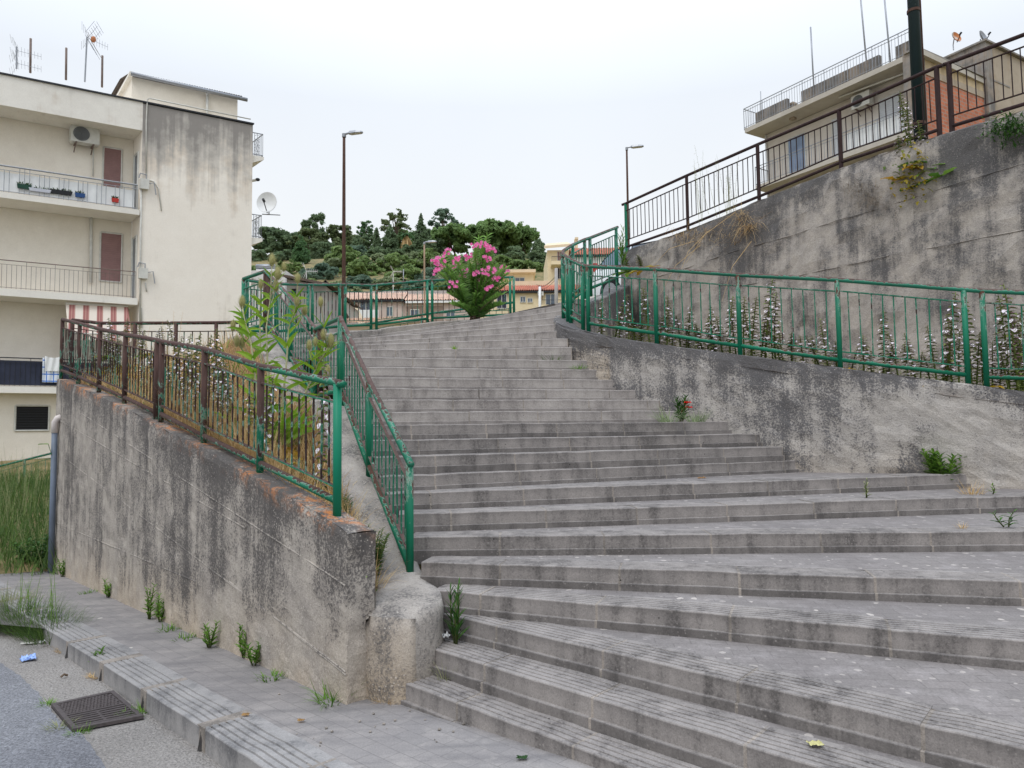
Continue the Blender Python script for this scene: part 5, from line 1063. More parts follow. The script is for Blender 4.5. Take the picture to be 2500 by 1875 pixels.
SL=[(895,640),(975,640),(1060,720),(1105,690),(1185,710),(1280,700),(1370,650),(1485,740),(1590,760),(1680,720),(1300,850),(1345,860),(1420,1020),(1450,1100),(740,850),(830,720),(840,1000),(860,1080),(1830,980),(1740,1060),(1920,1180),(2040,1090),(1460,880),(760,930),(1140,800),(1090,760),(1000,700),(930,760),(800,740),(860,790),(905,840),(960,880),(1020,810),(1080,880),(1150,860),(1210,790),(1240,900),(1310,770),(1380,820),(1430,760),(1510,830),(1560,900),(1620,840),(1660,930),(1720,860),(1780,900),(1350,960),(1490,980),(1600,1040),(1700,1010),(1250,980),(1110,960)]
fpn=[(0,'far'),(195,'second'),(245,'third'),(307,'fourth'),(390,'double'),(500,'sixth'),(637,'seventh'),(824,'last')]
usl=[x/3.16 for x,y in SL]; fbi=lambda u:sum(u>=a for a,_ in fpn)
for i,(x,y) in enumerate(SL):
    u=x/3.16; v=575+y/3.16; rd=random.Random(100+i)
    q=.25+.5*rd.random() if y<900 else .1+.2*rd.random()
    # find where the sight line meets the bed at that depth across it
    bt_=min(((abs((bedpt(tt/60,q).x/bedpt(tt/60,q).y)-ray(u,v).x),tt/60) for tt in range(61)))[1]; b=bedpt(bt_,q); tp=AD(u,v,b.y); h=max(.3,min(1.5,tp.z-b.z))
    for (a,na),(e,nb) in zip(fpn,fpn[1:]):
        if a<=u<e: bl_='between the %s and %s front railing posts'%(na,nb)
    put(AC[(i+1)%4],(tp.x,b.y,b.z),rd.uniform(0,6),(min(1.25,h*.8+.35),)*2+(h,),'%s acanthus spike, %s %s'%(ht(h),place_word(sorted(q+1e-4*j for j,q in enumerate(usl) if fbi(q)==fbi(u)).index(u+1e-4*i),sum(fbi(q)==fbi(u) for q in usl)),bl_),'acanthus spikes in the left bed')
b=bedpt(.14,.82); tp=AD(773,875,b.y); put(AC[0],(tp.x,b.y,b.z-.1),1,(1.1,1.1,tp.z-b.z+.1),'white and purple acanthus spike beside the near corner post of the stair railing')
for i,(u,v,vb,d) in enumerate(((2203,231,425,9.75),(2216,262,430,9.7),(2249,304,432,9.6),(2176,345,455,9.85),(2281,364,445,9.4))):
    t=AD(u,v,d); z=AD(u,vb,d).z; put(AC[(i+2)%4],(t.x,d-.12,z),i,(1.25,1.25,t.z-z),('tallest acanthus spike growing from the top of the tall wall','second tallest acanthus spike on the tall wall, close against the tallest','acanthus spike on the tall wall just right of the dark lamp post','short acanthus spike lowest and leftmost in the clump on the tall wall','short acanthus spike at the right of the clump on the tall wall')[i],'acanthus clump on the tall wall')
for i,(u,v,vb,d) in enumerate(((1533,607,665,13.3),(1566,618,660,13.0))):
    t=AD(u,v,d); z=AD(u,vb,d).z; put(AC[i],(t.x,d,z),i,(1.3,1.3,t.z-z),('small acanthus spike at the left end of the tall wall, beside the oleander shoot','small acanthus spike on the left end of the tall wall, right of its twin')[i])
def leafy(name,label,cat,p,h,n,L,W,mat,stems=1,spread=.0,droop=.3,group=None,up=.7,stem=M['ac_stem'],bare=.05):
    t=thing(name,label,cat,p,group); p=Vector(p); sm,lm=MB(),MB()
    for s in range(stems):
        a0=s*2.4+U(0,1); top=p+Vector((math.cos(a0)*spread*U(.4,1),math.sin(a0)*spread*U(.4,1),h*U(.7,1) if s else h)); b=p+Vector((math.cos(a0),math.sin(a0),0))*spread*.15
        sm.tube([b,b.lerp(top,.5)+Vector((U(-.02,.02),U(-.02,.02),0)),top],[.006,.005,.002],5)
        for i in range(n):
            f=bare+(1-bare)*i/n; a=i*2.4+U(-.3,.3); q=b.lerp(top,f); s_=(1-.5*f)*U(.75,1.15); lm.leaf(q,(math.cos(a),math.sin(a),up+f*.6),L*s_,W*s_,droop,R(),.25,4)
    sm.build('stem',stem,t,True); lm.build('leaves',mat,t); return t
def tuft(name,label,cat,p,h,n,mat,spread=.12,w=.006,lean=.6,group=None,seed=None):
    p=Vector(p); mb=MB()
    for i in range(n):
        a=U(0,6.28); r=spread*R()**.7; b=p+Vector((math.cos(a)*r,math.sin(a)*r,-.01)); mb.leaf(b,(math.cos(a)*lean*U(.2,1.2)+U(-.2,.2),math.sin(a)*lean*U(.2,1.2)+U(-.2,.2),1),h*U(.45,1.1),w,U(.2,1.0),R(),.2,4,prof=lambda t:1-t*.9)
    return tag(mb.build(name,mat),label,cat,group)
# weeds along the foot of the wall
for i,(u,v,h,lab) in enumerate(((158,1407,.27,'leafy weed at the far end of the front wall foot'),(271,1457,.2,'narrow weed at the wall foot, third from the far end'),(372,1510,.33,'tallest leafy weed at the middle of the front wall foot'),(398,1516,.28,'leafy weed leaning against the tallest one at the wall foot'),(520,1579,.2,'single upright weed at the wall foot, halfway between the pairs'),(604,1604,.28,'bushy bright weed at the foot of the wall, near third'),(630,1622,.2,'smaller weed just right of the bushy bright one'))):
    p=GR(u,v); leafy('weed',lab,'weed',p-wn*.03,h,18,.085,.026,M['lf_weed'],3,.07,.35,group='weeds along the foot of the front wall')
for u,v,h,lab in ((221,1446,.07,'tiny weed patch at the wall foot near its far end'),(420,1536,.1,'flat grassy weed spreading on the pavement below the tallest weeds'),(459,1558,.08,'tiny weed between the tall pair and the single upright weed'),(672,1652,.09,'low spreading weed at the wall foot beyond the bushy bright weed'),(818,1708,.2,'thin grass tuft at the near corner of the front wall')):
    tuft('grass_tuft',lab,'grass tuft',GR(u,v)-wn*.02,h,40,M['lf_weed'],.1,.01,1.0,group='low tufts along the foot of the front wall')
# seedlings on steps
d4=4.45
leafy('oleander_seedling','dark green oleander seedling on the second step against the curb nose','plant',AZ(1112,1572,.28),.38,20,.12,.02,M['lf_seed'],3,.06,.15,up=1.1)
leafy('oleander_seedling','small oleander seedling on the first step, lowest of the two','plant',AZ(1050,1642,.13),.2,11,.1,.018,M['lf_seed'],2,.04,.15,up=1.1)
tuft('grass_tuft','yellowish grass tuft at the left end of the first step','grass tuft',AZ(1088,1655,.14),.14,36,M['seedgrass'],.05,.004,.8)
leafy('weed','green weed squeezed between the wall pier and the first step','weed',GR(928,1700),.17,12,.08,.03,M['lf_weed'],2,.05,.5)
tuft('grass_tuft','dry straw heap between the wall pier and the first step','grass tuft',GR(945,1712),.08,50,M['dry'],.07,.004,1.6)
p=AZ(1664,1029,1.7); t=leafy('poppy_plant','dark leafy plant with two red poppies beside the low wall','flower',p,.28,26,.13,.03,M['lf_seed'],4,.1,.4)
for k,(u,v) in enumerate(((1679,980),(1682,992))):
    mb=MB(); c=AD(u,v,p.y-.05)
    for a in range(6): mb.leaf(c-Vector((0,0,.02)),(math.cos(a*1.05),math.sin(a*1.05)-.3,.5),.045,.05,.5,R(),.3,3)
    mb.tube([p+Vector((0,0,.1)),c],.003,4); mb.build('poppy',M['red'],t)
for u,v,h,m,lab in ((1632,1028,.2,'lf_olive','grey green tuft left of the poppy plant'),(1700,1028,.2,'lf_olive','grey green tuft right of the poppy plant')): tuft('grass_tuft',lab,'grass tuft',AZ(u,v,1.7),h,70,M[m],.1,.008,.8)
tuft('grass_tuft','olive tuft at the end of the tenth step by the low wall','grass tuft',AZ(1902,1119,1.26),.18,70,M['seedgrass'],.14,.007,.9); tuft('grass_tuft','brownish tuft on the tread by the low wall, next right','grass tuft',AZ(1985,1148,1.13),.22,60,M['dry'],.08,.006,.5)
leafy('weed','big bright green weed at the foot of the low wall, left of its pair','weed',AZ(2300,1187,.99),.42,34,.14,.045,M['lf_weed'],13,.22,.4,up=.6); leafy('weed','big bright green weed at the foot of the low wall, taller right one','weed',AZ(2345,1184,.99),.5,40,.12,.04,M['lf_weed'],7,.12,.3,up=.6)
tuft('grass_tuft','dry brown tuft right of the big bright weeds','grass tuft',AZ(2372,1206,.98),.17,70,M['dry'],.1,.005,.9); leafy('weed','tiny weed on the tread near the right edge, beside the dry tuft','weed',AZ(2424,1207,.98),.1,8,.05,.02,M['lf_weed']); leafy('weed','small upright seedling at the edge of the eighth step','weed',AZ(2116,1215,.985),.17,12,.05,.014,M['seedgrass'],2,.03)
leafy('weed','small creeping weed on the dark tread near the right edge','weed',AZ(2458,1287,.85),.12,9,.1,.02,M['lf_seed'],2,.12,.8); tuft('grass_tuft','tiny dry tuft on the dark tread left of the creeping weed','grass tuft',AZ(2352,1287,.85),.07,24,M['dry'],.05,.004,.9)
tuft('grass_tuft','green tuft at the foot of the rounded wall end on the upper steps','grass tuft',Vector((.52,9.12,2.52)),.16,60,M['grass'],.14,.006,1); tuft('grass_tuft','small tuft on the step beside the rounded wall end','grass tuft',Vector((.85,8.98,2.4)),.09,40,M['lf_weed'],.1,.008,1)
tuft('grass_tuft','tiny green weed in a riser joint high on the stairs','grass tuft',AZ(1111,846,2.68)+Vector((0,-.06,-.03)),.07,20,M['lf_tea'],.03,.01,1)
# oleander
ob=AD(1160,783,12.9); ole=thing('oleander','pink flowering oleander bush on the left side of the upper steps','bush',ob)
FLW=[(895,285),(945,285),(930,330),(905,380),(1070,275),(1175,270),(1270,305),(1325,280),(1225,165),(1300,155),(1335,190),(1360,210),(1250,390),(1300,390),(1360,370),(1375,410),(1395,455),(1465,375),(1040,490),(1290,480),(1285,520),(1335,530),(1070,340),(990,232),(1130,400)]
tips=[(800+x/3.403,550+y/3.403) for x,y in FLW]+[(1190,577),(1170,582),(1115,640),(1100,672),(1232,672),(1240,690),(1120,700),(1225,720),(1150,650),(1205,650),(1180,690),(1100,720),(1215,745),(1140,690),(1165,720),(1195,735),(1125,740),(1160,660),(1105,745),(1225,745),(1150,755),(1180,760),(1200,700),(1130,720),(1235,655),(1095,695),(1085,660)]
lm,sm=MB(),MB()
for i,(u,v) in enumerate(tips):
    rd=random.Random(i); tp=AD(u,v,12.9+rd.uniform(-.35,.35)); b=ob+Vector((rd.uniform(-.09,.09),rd.uniform(-.09,.09),0)); mid=b.lerp(tp,.5); mid.x=lerp(mid.x,ob.x,.35); mid.z+=.08
    pts=[b.lerp(mid,k/5).lerp(mid.lerp(tp,k/5),k/5) for k in range(6)]; sm.tube(pts,[.012-.0016*k for k in range(6)],5)
    for k in range(76):
        f=.14+.86*k/75; j=min(4,int(f*5)); q=pts[j].lerp(pts[j+1],min(1.1,f*5-j)); a=k*2.1; 
        if f<.5 and R()<.25: continue
        lm.leaf(q,(math.cos(a)*1.3,math.sin(a)*1.3,.75+f*.8),U(.1,.17),.03,.6,min(1,max(0,f*.8+U(-.2,.3))),.15,3,sd=(U(-.5,.5),-1,U(-.3,1)))
sm.build('branches',M['bark'],ole,True); lm.build('leaves',M['lf_ole'],ole)
for i,(u,v) in enumerate(tips[:25]):
    rd=random.Random(i); c=AD(u,v,12.9+rd.uniform(-.35,.35)-.2); mb=MB(); fs_=rd.uniform(.6,.95)
    for k in range(8):
        q=c+Vector((U(-.1,.1),U(-.06,.06),U(-.07,.08)))*fs_
        for a in range(5): mb.leaf(q,(math.cos(a*1.26),-.5,math.sin(a*1.26)),.036,.032,.1,R(),.1,2,sd=(U(-.3,.3),-1,U(-.3,.3)))
    mb.build('flower_cluster',M['pink'],ole)
t=leafy('oleander_seedling','upright oleander shoot between the curved railing end and the tall wall','plant',AD(1521,655,12.95),.75,26,.24,.03,M['lf_ole'],2,.05,.15,up=1.4)
# teasel
tb=bedpt(.33,.6); tb=Vector((AD(655,1100,tb.y).x,tb.y,tb.z-.05)); D6=tb.y
tz=thing('teasel','tall teasel with spiny seed heads and pointed leaves behind the front railing','plant',tb)
HD=[(664,636),(693,652),(678,668),(727,680),(637,694),(674,698),(591,738),(725,735),(783,737),(569,795),(790,818),(578,834),(591,837),(755,843),(770,835),(808,832),(800,905),(744,757)]
sm=MB(); lm=MB()
def PX(u,v,dy=0): return AD(u,v,D6+dy)
sidev=lambda:(U(-.8,.8),-1,U(-.3,.8))
lp=lambda t:math.sin(PI*min(1,t*.78+.22))**.8*(1-t*.3)
STM=[[(655,1120,0),(652,1000,0),(654,900,.02),(650,800,.03),(660,730,.05),(664,655,.0)],[(662,1120,.06),(690,980,.1),(700,880,.12),(705,800,.15),(722,755,.1),(727,698,.1)],[(648,1120,-.05),(632,1000,-.1),(622,910,-.12),(612,830,-.1),(600,790,-.1),(591,755,-.1)],[(668,1130,.12),(715,1030,.2),(750,950,.2),(775,890,.2),(800,850,.2),(808,845,.2)],[(652,1110,.1),(645,960,.15),(636,860,.2),(634,780,.2),(637,712,.2)]]
nodes=[]
for st in STM:
    P=[PX(*q) for q in st]; P[0].z=tb.z; Q=[P[0].lerp(P[1],.5)]; F_=[]
    for i in range(len(P)-1):
        for k in range(5): F_.append(P[i].lerp(P[i+1],k/5))
    F_.append(P[-1]); n_=len(F_)
    sm.tube(F_,[.013-.009*i/n_ for i in range(n_)],6)
    for i in range(2,n_-2,2):
        q=F_[i]; f=i/n_; nodes.append(q)
        for sgn in (-1,1):
            if R()<.15: continue
            d=Vector((sgn*U(.45,1.),U(-.6,.6),U(.5,1.3))); lm.leaf(q,d,U(.2,.36)*(1.15-.75*f),U(.032,.06)*(1.2-.5*f),U(.5,1.3),min(1,R()*.7+.3*f),.2,6,prof=lp,sd=sidev())
heads=[]
for i,(u,v) in enumerate(HD):
    rd=random.Random(i+5); tp=PX(u,v,rd.uniform(-.12,.22)); c_=[q for q in nodes if q.z<tp.z-.08] or nodes; st=min(c_,key=lambda q:abs(q.x-tp.x)*1.4+abs(tp.z-q.z-.25)); mid=st.lerp(tp,.55)+Vector((0,0,-.04)); fine_=[st.lerp(mid,k/4).lerp(mid.lerp(tp,k/4),k/4) for k in range(5)]; sm.tube(fine_,[.006,.0055,.005,.0045,.004],5); heads.append(tp)
    for sgn in (-1,1): lm.leaf(mid,(sgn*U(.4,1),U(-.4,.4),U(.8,1.5)),U(.1,.2),U(.014,.024),.3,R(),.2,4,prof=lp,sd=sidev())
sm.build('stem',M['tea_stem'],tz,True)
for i,c in enumerate(heads):
    mb=MB(); s=random.Random(i).uniform(.7,1.1)*D6/F; rx=10*s; rz_=17*s
    mb.sphere(c,rx*.72,rx*.72,rz_*.82,8,6,.15)
    for k in range(190):
        f=1-2*(k+.5)/190; a=k*2.4; r=math.sqrt(1-f*f); d=Vector((math.cos(a)*r,math.sin(a)*r,f)); q=c+Vector((d.x*rx*.7,d.y*rx*.7,d.z*rz_*.8)); mb.leaf(q,d+Vector((0,0,.45)),rx*U(.5,.85),rx*.13,0,U(.3,1),.1,1,prof=lambda t:1-t)
    for k in range(8): a=k*.8+i; mb.leaf(c-Vector((0,0,rz_*.9)),(math.cos(a),math.sin(a),.35),rz_*U(1.3,2.6),rx*.12,-1.,.3,.1,5,prof=lambda t:1-t*.8)
    mb.build('seed_head',M['tea_head'],tz)
for k in range(40):
    q=tb+Vector((U(-.25,.25),U(-.15,.15),U(.0,.35))); a=U(0,6.28); lm.leaf(q,(math.cos(a),math.sin(a)*.6,U(.7,1.6)),U(.25,.5),U(.05,.085),U(.5,1.2),R()*.8,.2,6,prof=lp,sd=sidev())
lm.build('leaves',M['lf_tea'],tz)
mb=MB()
for k in range(18):
    a=k*2.4; mb.leaf(tb+Vector((U(-.1,.1),U(-.1,.1),.1)),(math.cos(a),math.sin(a),U(.2,.9)),U(.25,.45),.09,.9,R(),.2,6,sd=sidev())
mb.build('base_leaves',M['lf_yel'],tz)
# dry grass and low weeds in the left bed
def blades(mb,n,fpt,h,w,lean,flt=None):
    for i in range(n):
        p=fpt()
        if flt and not flt(p): continue
        a=U(0,6.28); mb.leaf(p-Vector((0,0,.02)),(math.cos(a)*lean*R(),math.sin(a)*lean*R(),1),h*U(.4,1.2),w,U(.3,1.3),R(),.1,3,prof=lambda t:1-t*.85)
mb=MB(); blades(mb,6500,lambda:bedpt(U(.03,.97),U(0,1)),.34,.009,.8); blades(mb,2200,lambda:bedpt(U(.2,.6),U(0,.4)),.5,.007,.45)
def panicle(mb,p,h,n=14,mat=None):
    lean=Vector((U(-.2,.2),U(-.2,.2),1)); tp=p+lean*h; mb.tube([p,p.lerp(tp,.6),tp],[.003,.002,.001],4,a=.8)
    for k in range(n): f=.5+.5*k/n; q=p.lerp(tp,f); a=k*2.4; mb.leaf(q,(math.cos(a),math.sin(a),.5),.05*U(.5,1.2),.007,.8,U(.5,1),.1,2)
for k in range(46): panicle(mb,bedpt(U(.25,.5),U(.05,.35)),U(.45,.7),24)
for k in range(16): panicle(mb,bedpt(U(.6,.95),U(.1,.6)),U(.7,1.0),14)
tag(mb.build('dry_grass',M['dry'],origin=(-3,7,1)),'dry straw-coloured grass filling the bed behind the front railing','grass',kind='stuff')
mb=MB(); blades(mb,900,lambda:bedpt(U(.0,.5),U(.2,.95)),.14,.02,1.2); blades(mb,500,lambda:bedpt(U(.5,.97),U(.1,.95)),.22,.02,1.0)
tag(mb.build('ground_weeds',M['lf_weed'],origin=(-3,7,1)),'low green weeds among the dry grass of the left bed','weeds',kind='stuff')
for k,(t_,q_,h,mt,lab) in enumerate(((.09,.93,.42,'grass','dark bushy weed wedged between near railing post and stair curb'),(.1,.72,.36,'seedgrass','brownish bushy weed just behind the nearest post of the front railing'),(.17,.75,.3,'grass','bushy weed against the stair curb, further up the bed'))):
    leafy('weed',lab,'weed',bedpt(t_,q_)-Vector((0,0,.05)),h,48,.075,.016,M[mt],20,.22,.4,up=.3)
for t_,q_,lab in ((.3,.42,'clump of broad yellowing leaves left of the teasel foot'),(.24,.7,'clump of broad yellowing leaves right of the teasel foot')):
    p=bedpt(t_,q_); mb=MB()
    for k in range(12): a=k*2.4; mb.leaf(p,(math.cos(a),math.sin(a),U(.4,1.2)),U(.25,.4),.1,1.0,R(),.2,6)
    tag(mb.build('weed',M['lf_yel']),lab,'weed')
# right bed ground
mb=MB()
def rb():
    p=random.choice(front); t=max(0,min(1.3,((p-J).xy.dot(tdir.xy))/(K-J).xy.length)); q=J.lerp(K,t); s=U(.1,.7); x,y=lerp(p.x,q.x,s),lerp(p.y,q.y,s); return Vector((x,y,zs(x,y)))
blades(mb,2600,rb,.3,.014,.8); tag(mb.build('ground_weeds',M['seedgrass'],origin=(4,9,1.5)),'sparse low weeds covering the soil of the acanthus bed','weeds',kind='stuff')
for u,v,lab in ((2090,932,'flat yellow leaf rosette at the foot of the curved railing'),(2285,952,'brown and yellow withered leaves by the double post of the curved railing'),(2430,958,'withered brown leaves at the right edge of the bed')):
    best=min((p for p in LWl if p.y<9.4),key=lambda p:abs(p.x/p.y-ray(u,900).x)); p=Vector((best.x,best.y+.24,best.z-.02)); mb=MB()
    for k in range(16): a=k*2.4; mb.leaf(p,(math.cos(a),math.sin(a)*.6,U(.2,.7)),U(.12,.25),.07,1.2,R(),.2,5)
    tag(mb.build('withered_leaves',M['lf_yel']),lab,'leaves')
# tall wall vegetation
def onwall(u,v,o=.05): return ON(u,v,J,K)-tn*o
def hang(label,pts,n,h,mat,name='dry_grass',down=.5,w=.006):
    mb=MB()
    for i in range(n):
        u,v,r=random.choice(pts); p=onwall(u+random.gauss(0,r),v+random.gauss(0,r*.6),U(-.02,.06)); a=U(0,6.28); mb.leaf(p,Vector((math.cos(a)*.8,math.sin(a)*.6,U(-down,.7)))-tn*.5,h*U(.4,1.2),w,U(.3,1.6),R(),.1,4,prof=lambda t:1-t*.8)
    return tag(mb.build(name,mat),label,'grass')
hang('tuft of dry straw hanging from the top of the tall wall',[(1815,525,14),(1840,545,12),(1825,560,10)],170,.5,M['dry']); hang('wide brown withered grass on the face of the tall wall below its left half',[(1745,560,25),(1780,590,20),(1700,575,18),(1660,575,14)],220,.32,M['dry']); hang('dry brown bush on the tall wall left of the acanthus clump',[(2120,470,22),(2090,450,18),(2140,490,16)],260,.3,plain('withered_twig',rgb((112,96,72)),.9,.3,9),'withered_bush',.5,.004)
mb=MB()
for u0,v0,u1,v1 in ((1715,600,1640,720),(1735,565,1680,690),(1840,590,1790,740),(1700,590,1625,650),(1800,520,1700,650)):
    a=onwall(u0,v0,.06);b=onwall(u1,v1,.3); mb.tube([a,a.lerp(b,.5)-tn*.12+Vector((0,0,.06)),b],[.005,.004,.002],4,a=.9)
tag(mb.build('dry_stalks',M['dry']),'long bent straw stalks hanging down the tall wall','grass stalks')
mb=MB()
for i in range(420): p=onwall(2470+random.gauss(0,26),322+random.gauss(0,17),U(0,.25)); mb.leaf(p,(U(-1,1),U(-1,1)-.4,U(-.5,1)),U(.05,.1),.018,.4,R(),.2,2)
tag(mb.build('wall_bush',M['lf_seed']),'dark green bush growing from the tall wall at the right edge','bush')
mb=MB()
for i in range(120): p=onwall(2224+random.gauss(0,26),425+random.gauss(0,32),U(0,.12)); mb.leaf(p,(U(-1,1),-1+U(-.4,.4),U(-.7,.7)),U(.06,.12),.05,.9,R(),.2,6,prof=lambda q:(.45+.55*abs(math.sin(q*10)))*math.sin(PI*min(1,q*.9+.08)))
tag(mb.build('acanthus_leaves',foliage('lobed_leaf',rgb((70,104,40)),rgb((188,160,56)),.6,.4,5)),'yellow and green lobed leaves at the foot of the acanthus on the tall wall','leaves')
mb=MB()
for k in range(20):
    a=onwall(lerp(1690,1790,R()),lerp(560,520,R()),-.1); panicle(mb,a,U(.7,1.3),12)
tag(mb.build('dry_grass',M['seedgrass']),'thin pale seeding grass standing against the sky by the upper railing','grass')
# overgrown field at left and kerb grass
def fld():
    y=U(10.2,17.5); x=-.60*y-U(.0,5.2); return Vector((x,y,fieldz(x,y)))
mb=MB(); blades(mb,8000,fld,.55,.014,.6); tag(mb.build('tall_grass',M['grass'],origin=(-9,12,-.5)),'overgrown green grass left of the front wall','grass',kind='stuff')
mb=MB()
for k in range(420): panicle(mb,fld(),U(.55,.95),12)
tag(mb.build('seeding_grass',M['seedgrass'],origin=(-9,12,-.5)),'pale seed heads over the overgrown grass','grass',kind='stuff')
for u,v,lab in ((60,1392,'dark leafy weed clump at the edge of the pavement, left of its twin'),(100,1394,'dark leafy weed clump at the pavement edge close to the blue grey pipe')): leafy('weed',lab,'weed',GR(u,v)+Vector((0,.15,0)),.5,22,.16,.08,M['lf_seed'],8,.3,.6,up=.4)
for i,(u,v,h,mt,lab) in enumerate(((10,1505,.42,'seedgrass','dry-topped grass tuft at the kerb, furthest from the drain'),(45,1530,.4,'grass','green grass tuft on the kerb, second from the far end'),(80,1545,.4,'grass','tall green grass tuft in the middle of the kerb grass'),(110,1558,.34,'grass','green grass tuft next to the kerb grass end'),(135,1566,.28,'grass','grass tuft at the near end of the kerb grass, by the white scrap'))): tuft('grass_tuft',lab,'grass tuft',GR(u,v-10,-.1),h*.9,380,M[mt],.24,.006,.9,group='grass along the kerb')
mb=MB()
for k in range(14): panicle(mb,GR(U(20,150),U(1500,1560),-.1),U(.35,.7),10)
tag(mb.build('seeding_grass',M['lf_weed']),'tall thin seeding grass stalks rising from the kerb grass','grass stalks')
leafy('weed','single bright weed against the kerb face, between the grass and the drain','weed',GR(236,1640,-.13),.18,14,.08,.03,M['lf_weed'],2,.05,.4)
for u,v,h,mt,lab in ((155,1588,.07,'dry','brown straw heap by the end of the kerb grass'),(232,1652,.06,'dry','straw heap at the foot of the kerb weed'),(117,1718,.06,'lf_weed','small weed at the far left corner of the drain grate'),(350,1738,.1,'lf_weed','weed between the drain grate and the kerb'),(145,1775,.09,'seedgrass','straggling grass at the near left corner of the drain grate'),(190,1788,.06,'lf_weed','small creeping weed at the near edge of the drain grate'),(318,1745,.06,'lf_weed','tiny weed growing through the slots of the drain grate')): tuft('grass_tuft',lab,'grass tuft',GR(u,v,-.125),h,50,M[mt],.06,.006,1.2)
# ------------------------------------------------------------------ street furniture and small things
def lamp(label,u,vt,vb,d,r0,r1,mat,side=1,group=None,hl=.62,zb=None):
    tp=AD(u,vt,d); b=AD(u,vb,d); b=Vector((tp.x+(b.x-tp.x)*.3,d,zb if zb is not None else b.z)); t=thing('street_lamp',label,'street lamp',b,group)
    mb=MB(); n=6; mb.tube([b.lerp(tp,i/n) for i in range(n+1)],[lerp(r0,r1,i/n) for i in range(n+1)],12); mb.build('pole',mat,t,True)
    a=Vector((side,-.25,0)).normalized(); mb=MB(); mb.tube([tp-Vector((0,0,.12)),tp+Vector((0,0,.02))],r1*1.5,10); mb.tube([tp,tp+a*.22+Vector((0,0,.03))],r1*.8,8); mb.build('arm',M['galv'],t)
    mb=MB(); c=tp+a*.2; s=a.cross(Vector((0,0,1)))
    rows=[]
    for q,wd,h in ((0,.05,.05),(.08,.11,.085),(.35*hl/.62,.13,.08),(hl*.9,.1,.045),(hl,.05,.02)):
        o=c+a*q; rows.append([o-s*wd-Vector((0,0,.02)),o-s*wd*.7+Vector((0,0,h)),o+s*wd*.7+Vector((0,0,h)),o+s*wd-Vector((0,0,.02)),o-s*wd-Vector((0,0,.02))])
    mb.grid(rows); mb.poly(rows[-1][:4]); mb.build('lamp_head',M['galv'],t); mb=MB(); mb.obox(c+a*hl*.5-Vector((0,0,.03)),a*hl*.36,s*.085,Vector((0,0,.012))); mb.build('lens',M['dirtywhite'],t); return t
lamp('tall rust-brown street lamp behind the landing railing, tallest against the sky',840,328,720,28,.085,.055,M['pole_rust'],1,zb=5.5)
lamp('slim pale street lamp standing in front of the trees left of the oleander',1036,592,800,44,.07,.05,plain('tan_pole',rgb((158,134,112)),.7,.15,4),1,zb=6.5)
lamp('distant thin street lamp above the start of the tall wall',1530,361,620,34,.075,.045,M['pole_rust'],1,zb=4.6)
# big pole on the right
A=Vector((0,0,0)); pt=ray(2231,0); yb=9.75
b=Vector((ray(2246,330).x*(yb+.35),yb+.35,5.0)); tp=Vector((ray(2229,0).x*(yb+.35),yb+.35,H+ray(2229,0).z*(yb+.35))); dv=(tp-b)/(tp.z-b.z)
t=thing('street_lamp','thick dark green lamp post with a rusty conduit on the right, rising out of view','street lamp',b)
top_=b+dv*9.0; mb=MB(); mb.tube([b,b.lerp(top_,.5),top_],[.082,.075,.06],16); mb.build('pole',M['pole_dark'],t,True)
mb=MB(); o=Vector((.115,.06,0)); mb.tube([b+o,b+dv*7.5+o],.035,8); mb.build('conduit',M['pole_rust'],t,True)
mb=MB(); 
for k in range(4): q=b+dv*(1+1.7*k); mb.tube([q-Vector((0,0,.02)),q+Vector((0,0,.02))],.09,14); mb.tube([q+o*.6,q+o],.02,5)
mb.build('clamp',M['pole_rust'],t)
mb=MB(); mb.tube([top_,top_+Vector((-.5,-.3,.25)),top_+Vector((-1.1,-.6,.32))],.035,8); mb.obox(top_+Vector((-1.4,-.75,.32)),Vector((-.32,-.17,0)),Vector((.06,-.12,0)),Vector((0,0,.05))); mb.build('lamp_head',M['galv'],t)
for lab,u,vt,vb,d,r,mt in (('grey concrete utility pole in front of the ochre villa',1358,655,800,45,.13,'h_grey'),('short white post in front of the yellow house',1318,700,800,47,.1,'white'),('thin steel post among the olive shrubs, left of the slim lamp post',985,657,700,88,.06,'galv')):
    mb=MB(); a=AD(u,vb,d); e=AD(u,vt,d); mb.tube([a,e],[r,r*.8],8); tag(mb.build('post',M[mt],None,True),lab,'post')
mb=MB()
for v0,v1 in ((672,690),(675,687),(681,695)):
    a=AD(1358,v0,45);e=AD(1300,v1,57); mb.tube([a.lerp(e,i/8)-Vector((0,0,.5*math.sin(PI*i/8))) for i in range(9)],.015,4)
tag(mb.build('cable',M['dark']),'overhead cables strung from the concrete pole to the yellow house','cables')
# blue grey pipe at the far end of the front wall
p=GR(124,1398); zt=AD(128,1018,p.y).z; t=thing('drain_pipe','blue grey plastic pipe with white curved top at the front wall far end','pipe',p); c=Vector((p.x,p.y,0))
mb=MB(); zm=AD(128,1052,p.y).z; mb.tube([c+Vector((0,0,p.z-.1)),c+Vector((0,0,zm))],.04,12); mb.build('pipe',M['pvc'],t,True)
mb=MB(); mb.tube([c+Vector((0,0,zm-.03)),c+Vector((0,0,zt-.08)),c+Vector((.03,.01,zt-.02)),c+Vector((.09,.03,zt))],.046,12); mb.build('elbow',plain('dirty_white_pvc',rgb((206,196,190)),.6),t,True)
mb=MB(); q=AD(118,1085,p.y-.1); mb.leaf(q,(-1,-.1,.1),.14,.13,.2,.6,.1,5); mb.tube([c+Vector((0,0,q.z-.25)),q],.004,4); tag(mb.build('leaf_shoot',M['lf_weed']),'single round green leaf poking out beside the blue grey pipe','leaf')
